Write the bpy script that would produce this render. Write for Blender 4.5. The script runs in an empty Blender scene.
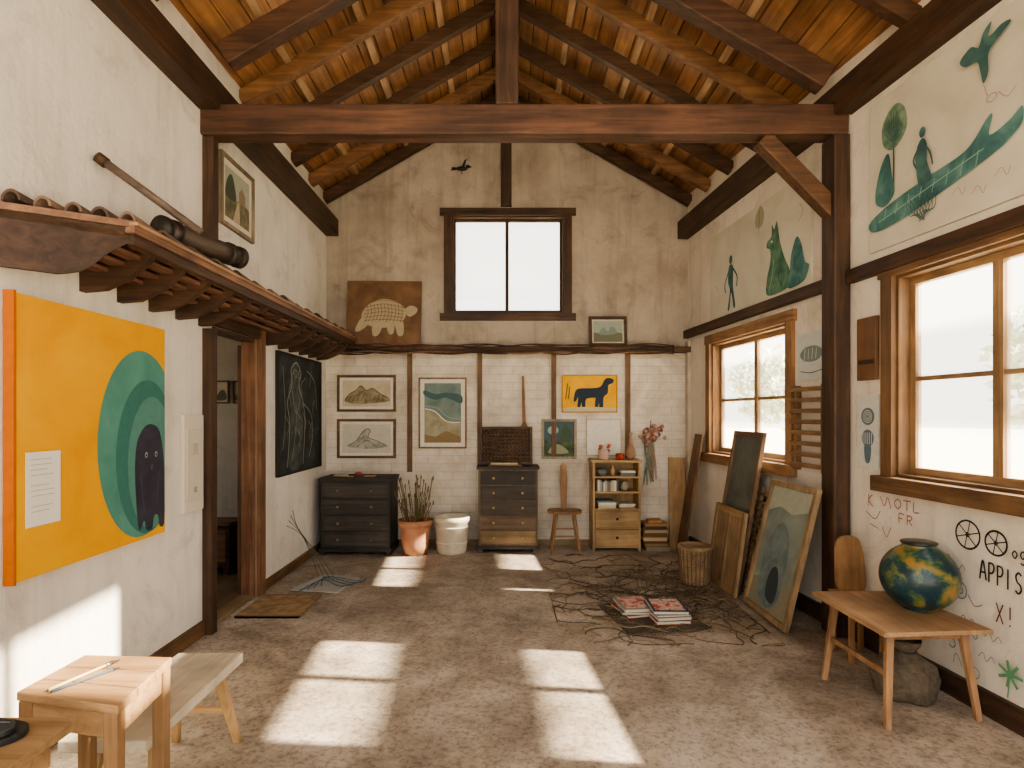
import bpy, bmesh, math, random
from mathutils import Vector, Matrix
random.seed(7)
S = bpy.context.scene

# ---------------------------------------------------------------- materials
def C(h, a=1.0):
    h = h.lstrip('#')
    v = [int(h[i:i+2], 16)/255 for i in (0, 2, 4)]
    return tuple([(x/12.92 if x <= .04045 else ((x+.055)/1.055)**2.4) for x in v] + [a])

_m = {}
def newmat(name):
    m = bpy.data.materials.new(name); m.use_nodes = True
    nt = m.node_tree
    return m, nt, nt.nodes['Principled BSDF']

def ramp(nt, stops, interp='LINEAR'):
    r = nt.nodes.new('ShaderNodeValToRGB'); r.color_ramp.interpolation = interp
    e = r.color_ramp.elements
    e[0].position, e[0].color = stops[0][0], C(stops[0][1])
    e[1].position, e[1].color = stops[-1][0], C(stops[-1][1])
    for p, c in stops[1:-1]:
        k = e.new(p); k.color = C(c)
    return r

def coords(nt, scale=(1, 1, 1)):
    t = nt.nodes.new('ShaderNodeTexCoord'); mp = nt.nodes.new('ShaderNodeMapping')
    mp.inputs['Scale'].default_value = scale
    nt.links.new(t.outputs['Object'], mp.inputs['Vector'])
    return mp

def noise(nt, vec, scale, detail=5, dist=0, rough=.55):
    n = nt.nodes.new('ShaderNodeTexNoise')
    n.inputs['Scale'].default_value = scale; n.inputs['Detail'].default_value = detail
    n.inputs['Distortion'].default_value = dist; n.inputs['Roughness'].default_value = rough
    nt.links.new(vec.outputs[0], n.inputs['Vector'])
    return n

def bump(nt, src, bsdf, strength, dist=.01):
    b = nt.nodes.new('ShaderNodeBump'); b.inputs['Strength'].default_value = strength
    b.inputs['Distance'].default_value = dist
    nt.links.new(src, b.inputs['Height']); nt.links.new(b.outputs[0], bsdf.inputs['Normal'])

def mixc(nt, fac, a, b, mode='MIX'):
    m = nt.nodes.new('ShaderNodeMix'); m.data_type = 'RGBA'; m.blend_type = mode
    if isinstance(fac, float): m.inputs[0].default_value = fac
    else: nt.links.new(fac, m.inputs[0])
    for s, i in ((a, 6), (b, 7)):
        if isinstance(s, (tuple, list)): m.inputs[i].default_value = s
        else: nt.links.new(s, m.inputs[i])
    return m.outputs[2]

def flat(hexc, rough=.8, metal=0, var=.12):
    k = ('flat', hexc, rough, metal)
    if k in _m: return _m[k]
    m, nt, b = newmat('paint_'+hexc.strip('#'))
    mp = coords(nt); n = noise(nt, mp, 22, 4)
    c = C(hexc); d = tuple([x*(1-var*2) for x in c[:3]]+[1]); l = tuple([min(1, x*(1+var)) for x in c[:3]]+[1])
    nt.links.new(mixc(nt, n.outputs[0], d, l), b.inputs['Base Color'])
    b.inputs['Roughness'].default_value = rough; b.inputs['Metallic'].default_value = metal
    _m[k] = m; return m

def wood(c1, c2, axis='Z', sc=1.0, rough=.6, bs=.3):
    k = ('wood', c1, c2, axis, sc)
    if k in _m: return _m[k]
    m, nt, b = newmat('wood_%s_%s' % (c1.strip('#'), axis))
    s = [14*sc, 14*sc, 14*sc]; s['XYZ'.index(axis)] = .9*sc
    mp = coords(nt, tuple(s)); n = noise(nt, mp, 1.6, 7, .7, .62)
    mp2 = coords(nt, (1.3, 1.3, 1.3)); n2 = noise(nt, mp2, 2.2, 3)
    r = ramp(nt, [(.3, c1), (.68, c2)]); nt.links.new(n.outputs[0], r.inputs[0])
    r2 = ramp(nt, [(.25, '#8c8c8c'), (.75, '#ffffff')]); nt.links.new(n2.outputs[0], r2.inputs[0])
    nt.links.new(mixc(nt, .8, r.outputs[0], r2.outputs[0], 'MULTIPLY'), b.inputs['Base Color'])
    bump(nt, n.outputs[0], b, bs, .006)
    b.inputs['Roughness'].default_value = rough
    _m[k] = m; return m

def plaster(name, c1, c2, stain, amount=.5, bs=.35):
    m, nt, b = newmat(name)
    mp = coords(nt); n = noise(nt, mp, 1.4, 8, .3, .65); f = noise(nt, mp, 26, 6, .4, .7); sp = noise(nt, mp, 2.4, 10, .8, .72)
    md = coords(nt, (4.5, 4.5, .4)); dn = noise(nt, md, 1.5, 7, .5, .65)
    r = ramp(nt, [(.3, c1), (.65, c2)]); nt.links.new(n.outputs[0], r.inputs[0])
    rd = ramp(nt, [(.5, '#000000'), (.8, '#ffffff')]); nt.links.new(dn.outputs[0], rd.inputs[0])
    mul = nt.nodes.new('ShaderNodeMath'); mul.operation = 'MULTIPLY'; mul.inputs[1].default_value = amount*.8
    nt.links.new(rd.outputs[0], mul.inputs[0])
    c = mixc(nt, mul.outputs[0], r.outputs[0], C(stain))
    rs = ramp(nt, [(.53, '#000000'), (.7, '#ffffff')]); nt.links.new(sp.outputs[0], rs.inputs[0])
    mu2 = nt.nodes.new('ShaderNodeMath'); mu2.operation = 'MULTIPLY'; mu2.inputs[1].default_value = amount*.8
    nt.links.new(rs.outputs[0], mu2.inputs[0])
    nt.links.new(mixc(nt, mu2.outputs[0], c, C(stain)), b.inputs['Base Color'])
    ad = nt.nodes.new('ShaderNodeMath'); ad.operation = 'ADD'
    nt.links.new(f.outputs[0], ad.inputs[0]); nt.links.new(sp.outputs[0], ad.inputs[1])
    bump(nt, ad.outputs[0], b, bs, .02)
    b.inputs['Roughness'].default_value = .9
    return m

def brickmat():
    m, nt, b = newmat('whitewashed_brick')
    t = nt.nodes.new('ShaderNodeTexCoord'); sp = nt.nodes.new('ShaderNodeSeparateXYZ'); cb = nt.nodes.new('ShaderNodeCombineXYZ')
    nt.links.new(t.outputs['Object'], sp.inputs[0]); nt.links.new(sp.outputs[0], cb.inputs[0]); nt.links.new(sp.outputs[2], cb.inputs[1])
    br = nt.nodes.new('ShaderNodeTexBrick'); nt.links.new(cb.outputs[0], br.inputs['Vector'])
    br.inputs['Color1'].default_value = C('#e4dccf'); br.inputs['Color2'].default_value = C('#dfd6c8'); br.inputs['Mortar'].default_value = C('#cabfae')
    br.inputs['Scale'].default_value = 1; br.inputs['Brick Width'].default_value = .30; br.inputs['Row Height'].default_value = .10
    br.inputs['Mortar Size'].default_value = .005; br.inputs['Mortar Smooth'].default_value = .8
    n = noise(nt, coords(nt), 1.8, 9, .4, .65); r = ramp(nt, [(.3, '#b5a998'), (.6, '#ffffff')]); nt.links.new(n.outputs[0], r.inputs[0])
    nt.links.new(mixc(nt, .75, br.outputs[0], r.outputs[0], 'MULTIPLY'), b.inputs['Base Color'])
    inv = nt.nodes.new('ShaderNodeMath'); inv.operation = 'SUBTRACT'; inv.inputs[0].default_value = 1
    nt.links.new(br.outputs['Fac'], inv.inputs[1]); bump(nt, inv.outputs[0], b, .28, .006)
    b.inputs['Roughness'].default_value = .85
    return m

def floormat():
    m, nt, b = newmat('dusty_concrete_floor')
    mp = coords(nt); n1 = noise(nt, mp, .8, 6, .3, .6); n2 = noise(nt, mp, 3.2, 10, .2, .7); n3 = noise(nt, mp, 38, 5, .2, .7)
    r1 = ramp(nt, [(.3, '#a59b90'), (.5, '#beb4a8'), (.7, '#d6ccbf')]); nt.links.new(n1.outputs[0], r1.inputs[0])
    r2 = ramp(nt, [(.36, '#968c81'), (.5, '#d6cfc6'), (.64, '#ffffff')]); nt.links.new(n2.outputs[0], r2.inputs[0])
    c = mixc(nt, .7, r1.outputs[0], r2.outputs[0], 'MULTIPLY')
    r3 = ramp(nt, [(.38, '#8b837a'), (.52, '#ffffff')]); nt.links.new(n3.outputs[0], r3.inputs[0])
    c = mixc(nt, .55, c, r3.outputs[0], 'MULTIPLY')
    nt.links.new(c, b.inputs['Base Color'])
    bump(nt, n3.outputs[0], b, .15, .004)
    b.inputs['Roughness'].default_value = .55
    return m

def weave(name, c1, c2, sc=60):
    m, nt, b = newmat(name)
    mp = coords(nt); w = nt.nodes.new('ShaderNodeTexChecker'); w.inputs['Scale'].default_value = sc
    w.inputs[1].default_value = C(c1); w.inputs[2].default_value = C(c2)
    nt.links.new(mp.outputs[0], w.inputs[0])
    n = noise(nt, mp, 12, 5); r = ramp(nt, [(.3, '#888888'), (.65, '#ffffff')]); nt.links.new(n.outputs[0], r.inputs[0])
    nt.links.new(mixc(nt, .7, w.outputs[0], r.outputs[0], 'MULTIPLY'), b.inputs['Base Color'])
    bump(nt, w.outputs[1], b, .5, .004); b.inputs['Roughness'].default_value = .9
    return m

def blotch(name, stops, sc=3, rough=.7, interp='LINEAR', dist=.5, bs=0):
    m, nt, b = newmat(name)
    mp = coords(nt); n = noise(nt, mp, sc, 6, dist); r = ramp(nt, stops, interp)
    nt.links.new(n.outputs[0], r.inputs[0]); nt.links.new(r.outputs[0], b.inputs['Base Color'])
    if bs: bump(nt, n.outputs[0], b, bs, .02)
    b.inputs['Roughness'].default_value = rough
    return m

def glassmat():
    m = bpy.data.materials.new('dusty_glass'); m.use_nodes = True; nt = m.node_tree; nt.nodes.clear()
    o = nt.nodes.new('ShaderNodeOutputMaterial'); t = nt.nodes.new('ShaderNodeBsdfTransparent'); g = nt.nodes.new('ShaderNodeBsdfGlossy')
    tr = nt.nodes.new('ShaderNodeBsdfTranslucent'); g.inputs['Roughness'].default_value = .05; tr.inputs[0].default_value = (.9, .92, .9, 1)
    m1 = nt.nodes.new('ShaderNodeMixShader'); m1.inputs[0].default_value = .05
    m2 = nt.nodes.new('ShaderNodeMixShader'); m2.inputs[0].default_value = .12
    nt.links.new(t.outputs[0], m1.inputs[1]); nt.links.new(g.outputs[0], m1.inputs[2])
    nt.links.new(m1.outputs[0], m2.inputs[1]); nt.links.new(tr.outputs[0], m2.inputs[2]); nt.links.new(m2.outputs[0], o.inputs[0])
    return m

DK = lambda a='Z': wood('#34241a', '#644834', a)      # dark brown beams
BR = lambda a='Z': wood('#62462f', '#93714f', a)      # window trim brown
OR = lambda a='Z': wood('#85603f', '#b98f65', a)      # honey
LT = lambda a='Z': wood('#a98458', '#d6b484', a)      # light pine
GRW = lambda a='Z': wood('#211f1e', '#464039', a)     # blackish paint
PALE = lambda a='Z': wood('#cfc0a8', '#efe3cf', a)
GLASS = glassmat()
WL = plaster('plaster_left', '#dad6ce', '#ece8e1', '#a89e90', .5)
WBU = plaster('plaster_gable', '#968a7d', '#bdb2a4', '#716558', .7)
WR = plaster('plaster_right', '#d6cdc0', '#e7dfd3', '#a89a87', .55)
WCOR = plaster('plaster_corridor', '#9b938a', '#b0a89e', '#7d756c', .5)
BRICK = brickmat(); FLOOR = floormat()

# ---------------------------------------------------------------- builder
def FM(o, u, v, w):
    o, u, v, w = map(Vector, (o, u, v, w))
    return Matrix(((u.x, v.x, w.x, o.x), (u.y, v.y, w.y, o.y), (u.z, v.z, w.z, o.z), (0, 0, 0, 1)))
I4 = Matrix.Identity(4)
YB = 7.385
def RX(y): return 2.25+(YB-y)*.08
MB = FM((0, YB, 0), (1, 0, 0), (0, 0, 1), (0, -1, 0))
ML = FM((-2.2, 0, 0), (0, 1, 0), (0, 0, 1), (1, 0, 0))
MR = FM((2.25+YB*.08, 0, 0), (.08, -1, 0), (0, 0, 1), (-1, -.08, 0))   # u = -y

def catmull(pts, closed=False, n=6):
    out = []; N = len(pts); dim = len(pts[0])
    rng = range(N) if closed else range(N-1)
    for i in rng:
        if closed: p = [pts[(i+k) % N] for k in (-1, 0, 1, 2)]
        else: p = [pts[max(0, i-1)], pts[i], pts[i+1], pts[min(N-1, i+2)]]
        for j in range(n):
            t = j/n
            out.append(tuple(.5*((2*p[1][d])+(-p[0][d]+p[2][d])*t+(2*p[0][d]-5*p[1][d]+4*p[2][d]-p[3][d])*t*t+(-p[0][d]+3*p[1][d]-3*p[2][d]+p[3][d])*t**3) for d in range(dim)))
    if not closed: out.append(tuple(pts[-1]))
    return out

class B:
    def __init__(s): s.v = []; s.f = []; s.mi = []; s.mats = []; s.sm = []
    def mat(s, m):
        if m not in s.mats: s.mats.append(m)
        return s.mats.index(m)
    def add(s, vs, fs, m, M=I4, smooth=False):
        k = len(s.v); i = s.mat(m)
        s.v += [M @ Vector(p) for p in vs]
        for f in fs: s.f.append([k+a for a in f]); s.mi.append(i); s.sm.append(smooth)
    def box(s, x0, x1, y0, y1, z0, z1, m, M=I4):
        vs = [(x, y, z) for x in (x0, x1) for y in (y0, y1) for z in (z0, z1)]
        s.add(vs, [(0, 1, 3, 2), (4, 6, 7, 5), (0, 4, 5, 1), (2, 3, 7, 6), (0, 2, 6, 4), (1, 5, 7, 3)], m, M)
    def bar(s, p0, p1, w, h, m, up=(0, 0, 1), M=I4, w1=None, h1=None):
        p0, p1, up = Vector(p0), Vector(p1), Vector(up)
        d = (p1-p0).normalized(); a = d.cross(up)
        if a.length < 1e-4: a = d.cross(Vector((0, 1, 0)))
        a.normalize(); c = a.cross(d).normalized(); vs = []
        for p, ww, hh in ((p0, w, h), (p1, w1 or w, h1 or h)):
            for i, j in ((-1, -1), (1, -1), (1, 1), (-1, 1)): vs.append(p+a*i*ww/2+c*j*hh/2)
        s.add(vs, [(0, 1, 2, 3), (7, 6, 5, 4), (0, 4, 5, 1), (1, 5, 6, 2), (2, 6, 7, 3), (3, 7, 4, 0)], m, M)
    def tube(s, pts, r, m, seg=8, M=I4, r1=None):
        pts = [Vector(p) for p in pts]; n = len(pts); vs = []; fs = []
        prev = None
        for i, p in enumerate(pts):
            d = (pts[min(n-1, i+1)]-pts[max(0, i-1)])
            if d.length < 1e-6: d = Vector((0, 0, 1))
            d.normalize()
            if prev is None:
                a = d.orthogonal().normalized()
            else:
                a = prev-d*prev.dot(d)
                a = a.normalized() if a.length > 1e-5 else d.orthogonal().normalized()
            prev = a; c = d.cross(a)
            rr = r if r1 is None else r+(r1-r)*i/(n-1)
            for k in range(seg):
                t = 2*math.pi*k/seg; vs.append(p+a*math.cos(t)*rr+c*math.sin(t)*rr)
        for i in range(n-1):
            for k in range(seg):
                q = (k+1) % seg; fs.append((i*seg+k, i*seg+q, (i+1)*seg+q, (i+1)*seg+k))
        fs.append(tuple(range(seg))[::-1]); fs.append(tuple((n-1)*seg+k for k in range(seg)))
        s.add(vs, fs, m, M, seg > 5)
    def lathe(s, c, prof, m, seg=32, M=I4):
        vs = []; fs = []; n = len(prof)
        for r, z in prof:
            for k in range(seg):
                t = 2*math.pi*k/seg; vs.append((c[0]+math.cos(t)*r, c[1]+math.sin(t)*r, c[2]+z))
        for i in range(n-1):
            for k in range(seg):
                q = (k+1) % seg; fs.append((i*seg+k, i*seg+q, (i+1)*seg+q, (i+1)*seg+k))
        fs.append(tuple(range(seg))[::-1]); fs.append(tuple((n-1)*seg+k for k in range(seg)))
        s.add(vs, fs, m, M, True)
    def blob(s, c, r, m, sub=2, jit=0, M=I4):
        bm = bmesh.new(); bmesh.ops.create_icosphere(bm, subdivisions=sub, radius=1)
        vs = []
        for v in bm.verts:
            k = 1+random.uniform(-jit, jit); vs.append((c[0]+v.co.x*r[0]*k, c[1]+v.co.y*r[1]*k, c[2]+v.co.z*r[2]*k))
        fs = [tuple(v.index for v in f.verts) for f in bm.faces]; bm.free(); s.add(vs, fs, m, M, True)
    def prism(s, pts, w0, w1, m, M=I4):
        n = len(pts); vs = [(p[0], p[1], w0) for p in pts]+[(p[0], p[1], w1) for p in pts]
        fs = [tuple(range(n))[::-1], tuple(range(n, 2*n))]+[(i, (i+1) % n, n+(i+1) % n, n+i) for i in range(n)]
        s.add(vs, fs, m, M)
    def done(s, name, bev=0, parent=None, recalc=True):
        mn = Vector([min(v[i] for v in s.v) for i in range(3)]); mx = Vector([max(v[i] for v in s.v) for i in range(3)])
        c = (mn+mx)/2; c.z = mn.z
        me = bpy.data.meshes.new(name); me.from_pydata([v-c for v in s.v], [], s.f)
        for m in s.mats: me.materials.append(m)
        for p, i, q in zip(me.polygons, s.mi, s.sm): p.material_index = i; p.use_smooth = q
        if recalc:
            bm = bmesh.new(); bm.from_mesh(me); bmesh.ops.recalc_face_normals(bm, faces=bm.faces); bm.to_mesh(me); bm.free()
        me.update()
        o = bpy.data.objects.new(name, me); o.location = c; S.collection.objects.link(o)
        if bev:
            b = o.modifiers.new('bevel', 'BEVEL'); b.width = bev; b.segments = 2; b.limit_method = 'ANGLE'; b.angle_limit = math.radians(50)
        return o

class Pic:
    """flat painted marks on a picture surface; coordinates 0..1 across the picture unless metric"""
    def __init__(s, b, M, u0=0, u1=1, v0=0, v1=1, off=.003):
        s.b, s.M, s.u0, s.v0, s.W, s.H, s.o = b, M, u0, v0, u1-u0, v1-v0, off
    def t(s, p): return (s.u0+p[0]*s.W, s.v0+p[1]*s.H)
    def nx(s): s.o += .0005; return s.o
    def poly(s, pts, m, smooth=True, n=5):
        q = catmull(pts, True, n) if smooth else pts
        o = s.nx(); s.b.add([(*s.t(p), o) for p in q], [tuple(range(len(q)))], m, s.M)
    def ell(s, cx, cy, rx, ry, m, n=28, lo=-9, hi=9):
        s.poly([(min(hi, max(lo, cx+rx*math.cos(2*math.pi*i/n))), cy+ry*math.sin(2*math.pi*i/n)) for i in range(n)], m, False)
    def line(s, pts, w, m, smooth=True, taper=False):
        q = catmull(pts, False, 5) if smooth and len(pts) > 2 else pts
        q = [Vector(s.t(p)) for p in q]; o = s.nx(); vs = []
        for i, p in enumerate(q):
            d = q[min(len(q)-1, i+1)]-q[max(0, i-1)]
            if d.length < 1e-7: d = Vector((1, 0))
            d.normalize(); k = Vector((-d.y, d.x))*w/2*((1-i/len(q)*.8) if taper else 1)
            vs += [(p.x+k.x, p.y+k.y, o), (p.x-k.x, p.y-k.y, o)]
        s.b.add(vs, [(2*i, 2*i+1, 2*i+3, 2*i+2) for i in range(len(q)-1)], m, s.M)
    def ring(s, cx, cy, rx, ry, w, m, n=24):
        s.line([(cx+rx*math.cos(2*math.pi*i/n), cy+ry*math.sin(2*math.pi*i/n)) for i in range(n+1)], w, m, False)

def frame(b, M, u0, u1, v0, v1, fw, depth, fm, bg, mat_w=0, matc=None, w0=0.002):
    """picture frame with a backing, returns Pic of the picture area"""
    W = w0+depth
    if fw > 0:
        b.box(u0, u1, v0, v0+fw, w0, W, fm, M); b.box(u0, u1, v1-fw, v1, w0, W, fm, M)
        b.box(u0, u0+fw, v0+fw, v1-fw, w0, W, fm, M); b.box(u1-fw, u1, v0+fw, v1-fw, w0, W, fm, M)
        back = w0+depth*.45
    else: back = W
    a, c, d, e = u0+fw, u1-fw, v0+fw, v1-fw
    if mat_w:
        b.box(a, c, d, e, w0, back, matc, M); a += mat_w; c -= mat_w; d += mat_w; e -= mat_w
        b.box(a, c, d, e, back, back+.001, bg, M); back += .001
    else: b.box(a, c, d, e, w0, back, bg, M)
    return Pic(b, M, a, c, d, e, back)

def grid_wall(b, M, u0, u1, v0, v1, holes, th, mat, us=(), vs=(), matf=None):
    U = sorted(set([u0, u1]+[h[0] for h in holes]+[h[1] for h in holes]+list(us)))
    V = sorted(set([v0, v1]+[h[2] for h in holes]+[h[3] for h in holes]+list(vs)))
    for i in range(len(U)-1):
        for j in range(len(V)-1):
            cu, cv = (U[i]+U[i+1])/2, (V[j]+V[j+1])/2
            if any(h[0] < cu < h[1] and h[2] < cv < h[3] for h in holes): continue
            b.box(U[i], U[i+1], V[j], V[j+1], -th, 0, matf(cu, cv) if matf else mat, M)

def window(name, M, u0, u1, v0, v1, cols, rows, tm, ti, th=.22, tw=.09, sash=.045, depth=.11, sill=False, ext=0.03):
    """u0..v1 = hole; trim laps the wall around it"""
    b = B(); e = ext; p = .035
    b.box(u0-tw-e, u1+tw+e, v1, v1+tw, 0, p, tm[0], M); b.box(u0-tw-e, u1+tw+e, v0-tw, v0, 0, p+(.05 if sill else 0), tm[0], M)
    b.box(u0-tw, u0, v0, v1, 0, p, tm[1], M); b.box(u1, u1+tw, v0, v1, 0, p, tm[1], M)
    t = .02
    b.box(u0, u1, v1-t, v1, -th, 0, tm[0], M); b.box(u0, u1, v0, v0+t, -th, 0, tm[0], M)
    b.box(u0, u0+t, v0+t, v1-t, -th, 0, tm[1], M); b.box(u1-t, u1, v0+t, v1-t, -th, 0, tm[1], M)
    a, c, d, f = u0+t, u1-t, v0+t, v1-t; W0, W1 = -depth-.04, -depth
    b.box(a, c, d, d+sash, W0, W1, ti[0], M); b.box(a, c, f-sash, f, W0, W1, ti[0], M)
    b.box(a, a+sash, d+sash, f-sash, W0, W1, ti[1], M); b.box(c-sash, c, d+sash, f-sash, W0, W1, ti[1], M)
    for cc in cols: b.box(cc-sash*.7, cc+sash*.7, d+sash, f-sash, W0+.001, W1+.004, ti[1], M)
    for rr in rows: b.box(a+sash, c-sash, rr-.014, rr+.014, W0+.002, W1-.003, ti[0], M)
    b.box(a+sash*.5, c-sash*.5, d+sash*.5, f-sash*.5, -depth-.022, -depth-.018, GLASS, M)
    return b.done(name)

# ---------------------------------------------------------------- room shell
ROOF0, SL = 5.60, .575
def roofz(x): return ROOF0-SL*abs(x)
b = B(); b.box(-2.3, 3.2, -1.2, 7.6, -.12, 0, FLOOR); b.done('floor')
b = B(); grid_wall(b, ML, -1.2, 7.6, 0, 4.32, [(4.5, 5.3, 0, 2.27)], .09, WL); b.done('wall_left')
NW = (-3.88, -2.45, 1.2, 2.5); FW = (-6.68, -5.14, 1.18, 2.39); CW = (-2.93, -1.3, 3.05, 3.72)  # CW: added out-of-view opening that lets sun onto the left wall
b = B(); grid_wall(b, MR, -7.6, 1.2, 0, 4.5, [NW, FW, CW], .12, WR)
for v in b.v:
    if v.z > 4.4: v.z = roofz(v.x)+.02
b.done('wall_right')
BW = (-.66, .73, 2.85, 4.05)
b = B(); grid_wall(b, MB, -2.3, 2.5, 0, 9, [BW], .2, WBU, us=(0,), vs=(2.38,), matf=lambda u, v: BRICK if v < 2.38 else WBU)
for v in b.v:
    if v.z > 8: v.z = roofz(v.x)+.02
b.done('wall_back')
b = B()
RB = wood('#8a5f40', '#c8966a', 'Y', .8)
RB2 = wood('#785035', '#b08056', 'Y', .8); RB3 = wood('#a0744e', '#d8a97e', 'Y', .8)
nx = Vector((1, 0, -SL)).normalized()
for sgn in (-1, 1):
    L = 3.3; d = 0
    while d < L:
        w = .155
        x0, x1 = sgn*d*nx.x, sgn*(d+w)*nx.x
        z0, z1 = roofz(x0), roofz(x1)
        m = random.choice([RB, RB, RB2, RB3])
        vs = [(x0, -1.2, z0), (x1, -1.2, z1), (x1, 7.7, z1), (x0, 7.7, z0), (x0, -1.2, z0+.03), (x1, -1.2, z1+.03), (x1, 7.7, z1+.03), (x0, 7.7, z0+.03)]
        b.add(vs, [(0, 1, 2, 3), (7, 6, 5, 4), (0, 4, 5, 1), (1, 5, 6, 2), (2, 6, 7, 3), (3, 7, 4, 0)], m)
        d += w+.012
    xe = sgn*2.9
    vs = [(0, -1.2, ROOF0+.035), (xe, -1.2, roofz(xe)+.035), (xe, 7.7, roofz(xe)+.035), (0, 7.7, ROOF0+.035)]
    vs += [(x, y, z+.06) for x, y, z in vs]
    b.add(vs, [(0, 1, 2, 3), (7, 6, 5, 4), (0, 4, 5, 1), (1, 5, 6, 2), (2, 6, 7, 3), (3, 7, 4, 0)], flat('#3a2416'))
b.done('ceiling')
for sgn in (-1, 1):
    for xx in (.6, 1.2, 1.8):
        b = B(); x = sgn*xx; z = roofz(x)-.03
        b.bar((x, -1.1, z), (x, 7.37, z), .06, .05, wood('#a88460', '#dcbb96', 'Y'), up=(sgn*SL, 0, 1)); b.done('roof_purlin')
rk = 0
for y in [.9, 1.6, 2.3, 3.0, 3.7, 5.0, 5.6, 6.2, 6.75, 7.29]:
    for sgn in (-1, 1):
        b = B(); xe = -2.2 if sgn < 0 else RX(y)
        m = wood('#38271c', '#6b4d38', 'X') if rk % 6 < 4 else wood('#6b4a33', '#a57c58', 'X')
        dz = .125
        b.bar((sgn*.03, y, roofz(.03)-dz+.015), (xe, y, roofz(xe)-dz+.015), .075, .12, m, up=(sgn*SL, 0, 1)); b.done('roof_rafter'); rk += 1
b = B(); b.box(-.05, .09, -1.1, 7.37, ROOF0-.30, ROOF0-.04, DK('Y')); b.done('ridge_beam')
b = B(); TY = 4.4
b.box(-2.2, 2.48, TY-.08, TY+.08, 3.625, 3.845, wood('#422c1f', '#795642', 'X')); b.done('tie_beam', .012)
b = B(); b.box(-.07, .10, TY-.075, TY+.075, 3.845, ROOF0-.3, DK('Z')); b.done('king_post', .01)
for sgn in (-1, 1):
    b = B(); xe = -2.05 if sgn < 0 else 2.35
    b.bar((sgn*.1, TY, roofz(.1)-.2), (xe, TY, roofz(xe)-.2), .13, .17, wood('#38261b', '#6a4b39', 'X'), up=(sgn*SL, 0, 1)); b.done('truss_rafter', .01)
b = B(); b.box(2.36, 2.478, TY-.1, TY+.08, 0, 3.62, DK('Z')); b.done('timber_post', .01)
b = B(); b.bar((1.88, TY, 3.62), (2.41, TY, 3.08), .11, .12, wood('#4a3322', '#7f5c42', 'X'), up=(1, 0, 1)); b.done('knee_brace', .008)
b = B(); b.box(-2.2, -2.13, 4.36, 4.44, 0, 2.23, DK('Z')); b.box(-2.2, -2.12, 4.36, 4.44, 2.6, 3.625, DK('Z')); b.done('trim_1')
b = B(); b.box(-2.2, -2.05, -1.1, YB, 3.85, 4.0, DK('Y')); b.box(-2.2, -2.05, -1.1, TY-.085, 3.80, 3.85, DK('Y')); b.box(-2.2, -2.05, TY+.085, YB, 3.80, 3.85, DK('Y')); b.done('wall_plate_beam')
b = B(); b.box(-YB, 1.1, 3.85, 3.97, 0, .13, DK('Y'), MR); b.box(-YB, -TY-.085, 3.76, 3.85, 0, .13, DK('Y'), MR); b.box(-TY+.085, 1.1, 3.76, 3.85, 0, .13, DK('Y'), MR); b.done('wall_plate_beam')
b = B(); b.box(-.05, .08, 4.16, 5.3, 0, .06, DK('Z'), MB); b.done('trim_2')
b = B(); b.box(-YB, -TY-.09, 2.54, 2.635, 0, .06, DK('Y'), MR); b.box(-TY+.11, 1.1, 2.54, 2.635, 0, .06, DK('Y'), MR); b.done('trim_3', .006)
for i, x in enumerate((-1.17, -.31, .60, 1.51)):
    b = B(); b.box(x-.03, x+.03, (.9, .95, 1.1, .85)[i], 2.36, 0, .025, BR('Z'), MB); b.done('trim_%d' % (4+i))
b = B(); b.box(-7.36, -7.28, 0, 2.5, 0, .04, PALE('Z'), MR); b.done('trim_8')
b = B(); b.box(-1.1, 4.36, 0, .11, 0, .02, BR('Y'), ML); b.box(5.42, 7.38, 0, .09, 0, .02, BR('Y'), ML); b.done('baseboard_left')
b = B(); b.box(-7.38, -TY-.09, 0, .13, 0, .03, DK('Y'), MR); b.box(-TY+.11, 1.1, 0, .13, 0, .03, DK('Y'), MR); b.done('baseboard_right')
b = B(); b.box(-2.18, 2.24, 0, .07, 0, .02, wood('#8d7658', '#b59c78', 'X'), MB); b.done('baseboard_back')
window('window_1', MB, *BW, [.025], [], (DK('X'), DK('Z')), (DK('X'), DK('Z')), th=.2, tw=.09, sash=.03, depth=.07, ext=.05)
SW = (wood('#8d6c4a', '#c4a27a', 'Y'), wood('#8d6c4a', '#c4a27a', 'Z'))
window('window_2', MR, *NW, [-3.23], [1.83], (BR('Y'), BR('Z')), SW, th=.14, tw=.1, depth=.08, sill=True)
window('window_3', MR, *FW, [-5.85], [1.76], (OR('Y'), OR('Z')), SW, th=.14, tw=.1, depth=.08, sill=True)
window('added_clerestory', MR, *CW, [-2.1], [], (BR('Y'), BR('Z')), (BR('Y'), BR('Z')), th=.12, tw=.03, depth=.07, ext=0)  # unseen clerestory, added to throw sunlight low on the left wall

# door
b = B(); R = wood('#6f4b36', '#a97f60', 'Z')
b.box(5.3, 5.41, 0, 2.36, 0, .045, R, ML)
b.box(4.45, 4.5, 0, 2.2, 0, .03, DK('Z'), ML); b.box(4.45, 5.3, 2.27, 2.36, 0, .045, DK('Y'), ML)
b.box(5.27, 5.3, 0, 2.27, -.12, 0, R, ML); b.box(4.5, 4.53, 0, 2.27, -.12, 0, DK('Z'), ML); b.box(4.53, 5.27, 2.24, 2.27, -.12, 0, DK('Y'), ML)
b.box(4.53, 5.27, .001, .02, -.12, .0, wood('#8d7658', '#b59c78', 'Y'), ML)
b.done('door_frame', .004)
b = B(); Md = FM((-2.36, 5.34, 0), (-.28, .96, 0), (0, 0, 1), (.96, .28, 0))
b.box(0, .74, .02, 2.22, -.02, .02, wood('#5a3f2c', '#8f6a4c', 'Z'), Md)
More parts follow.
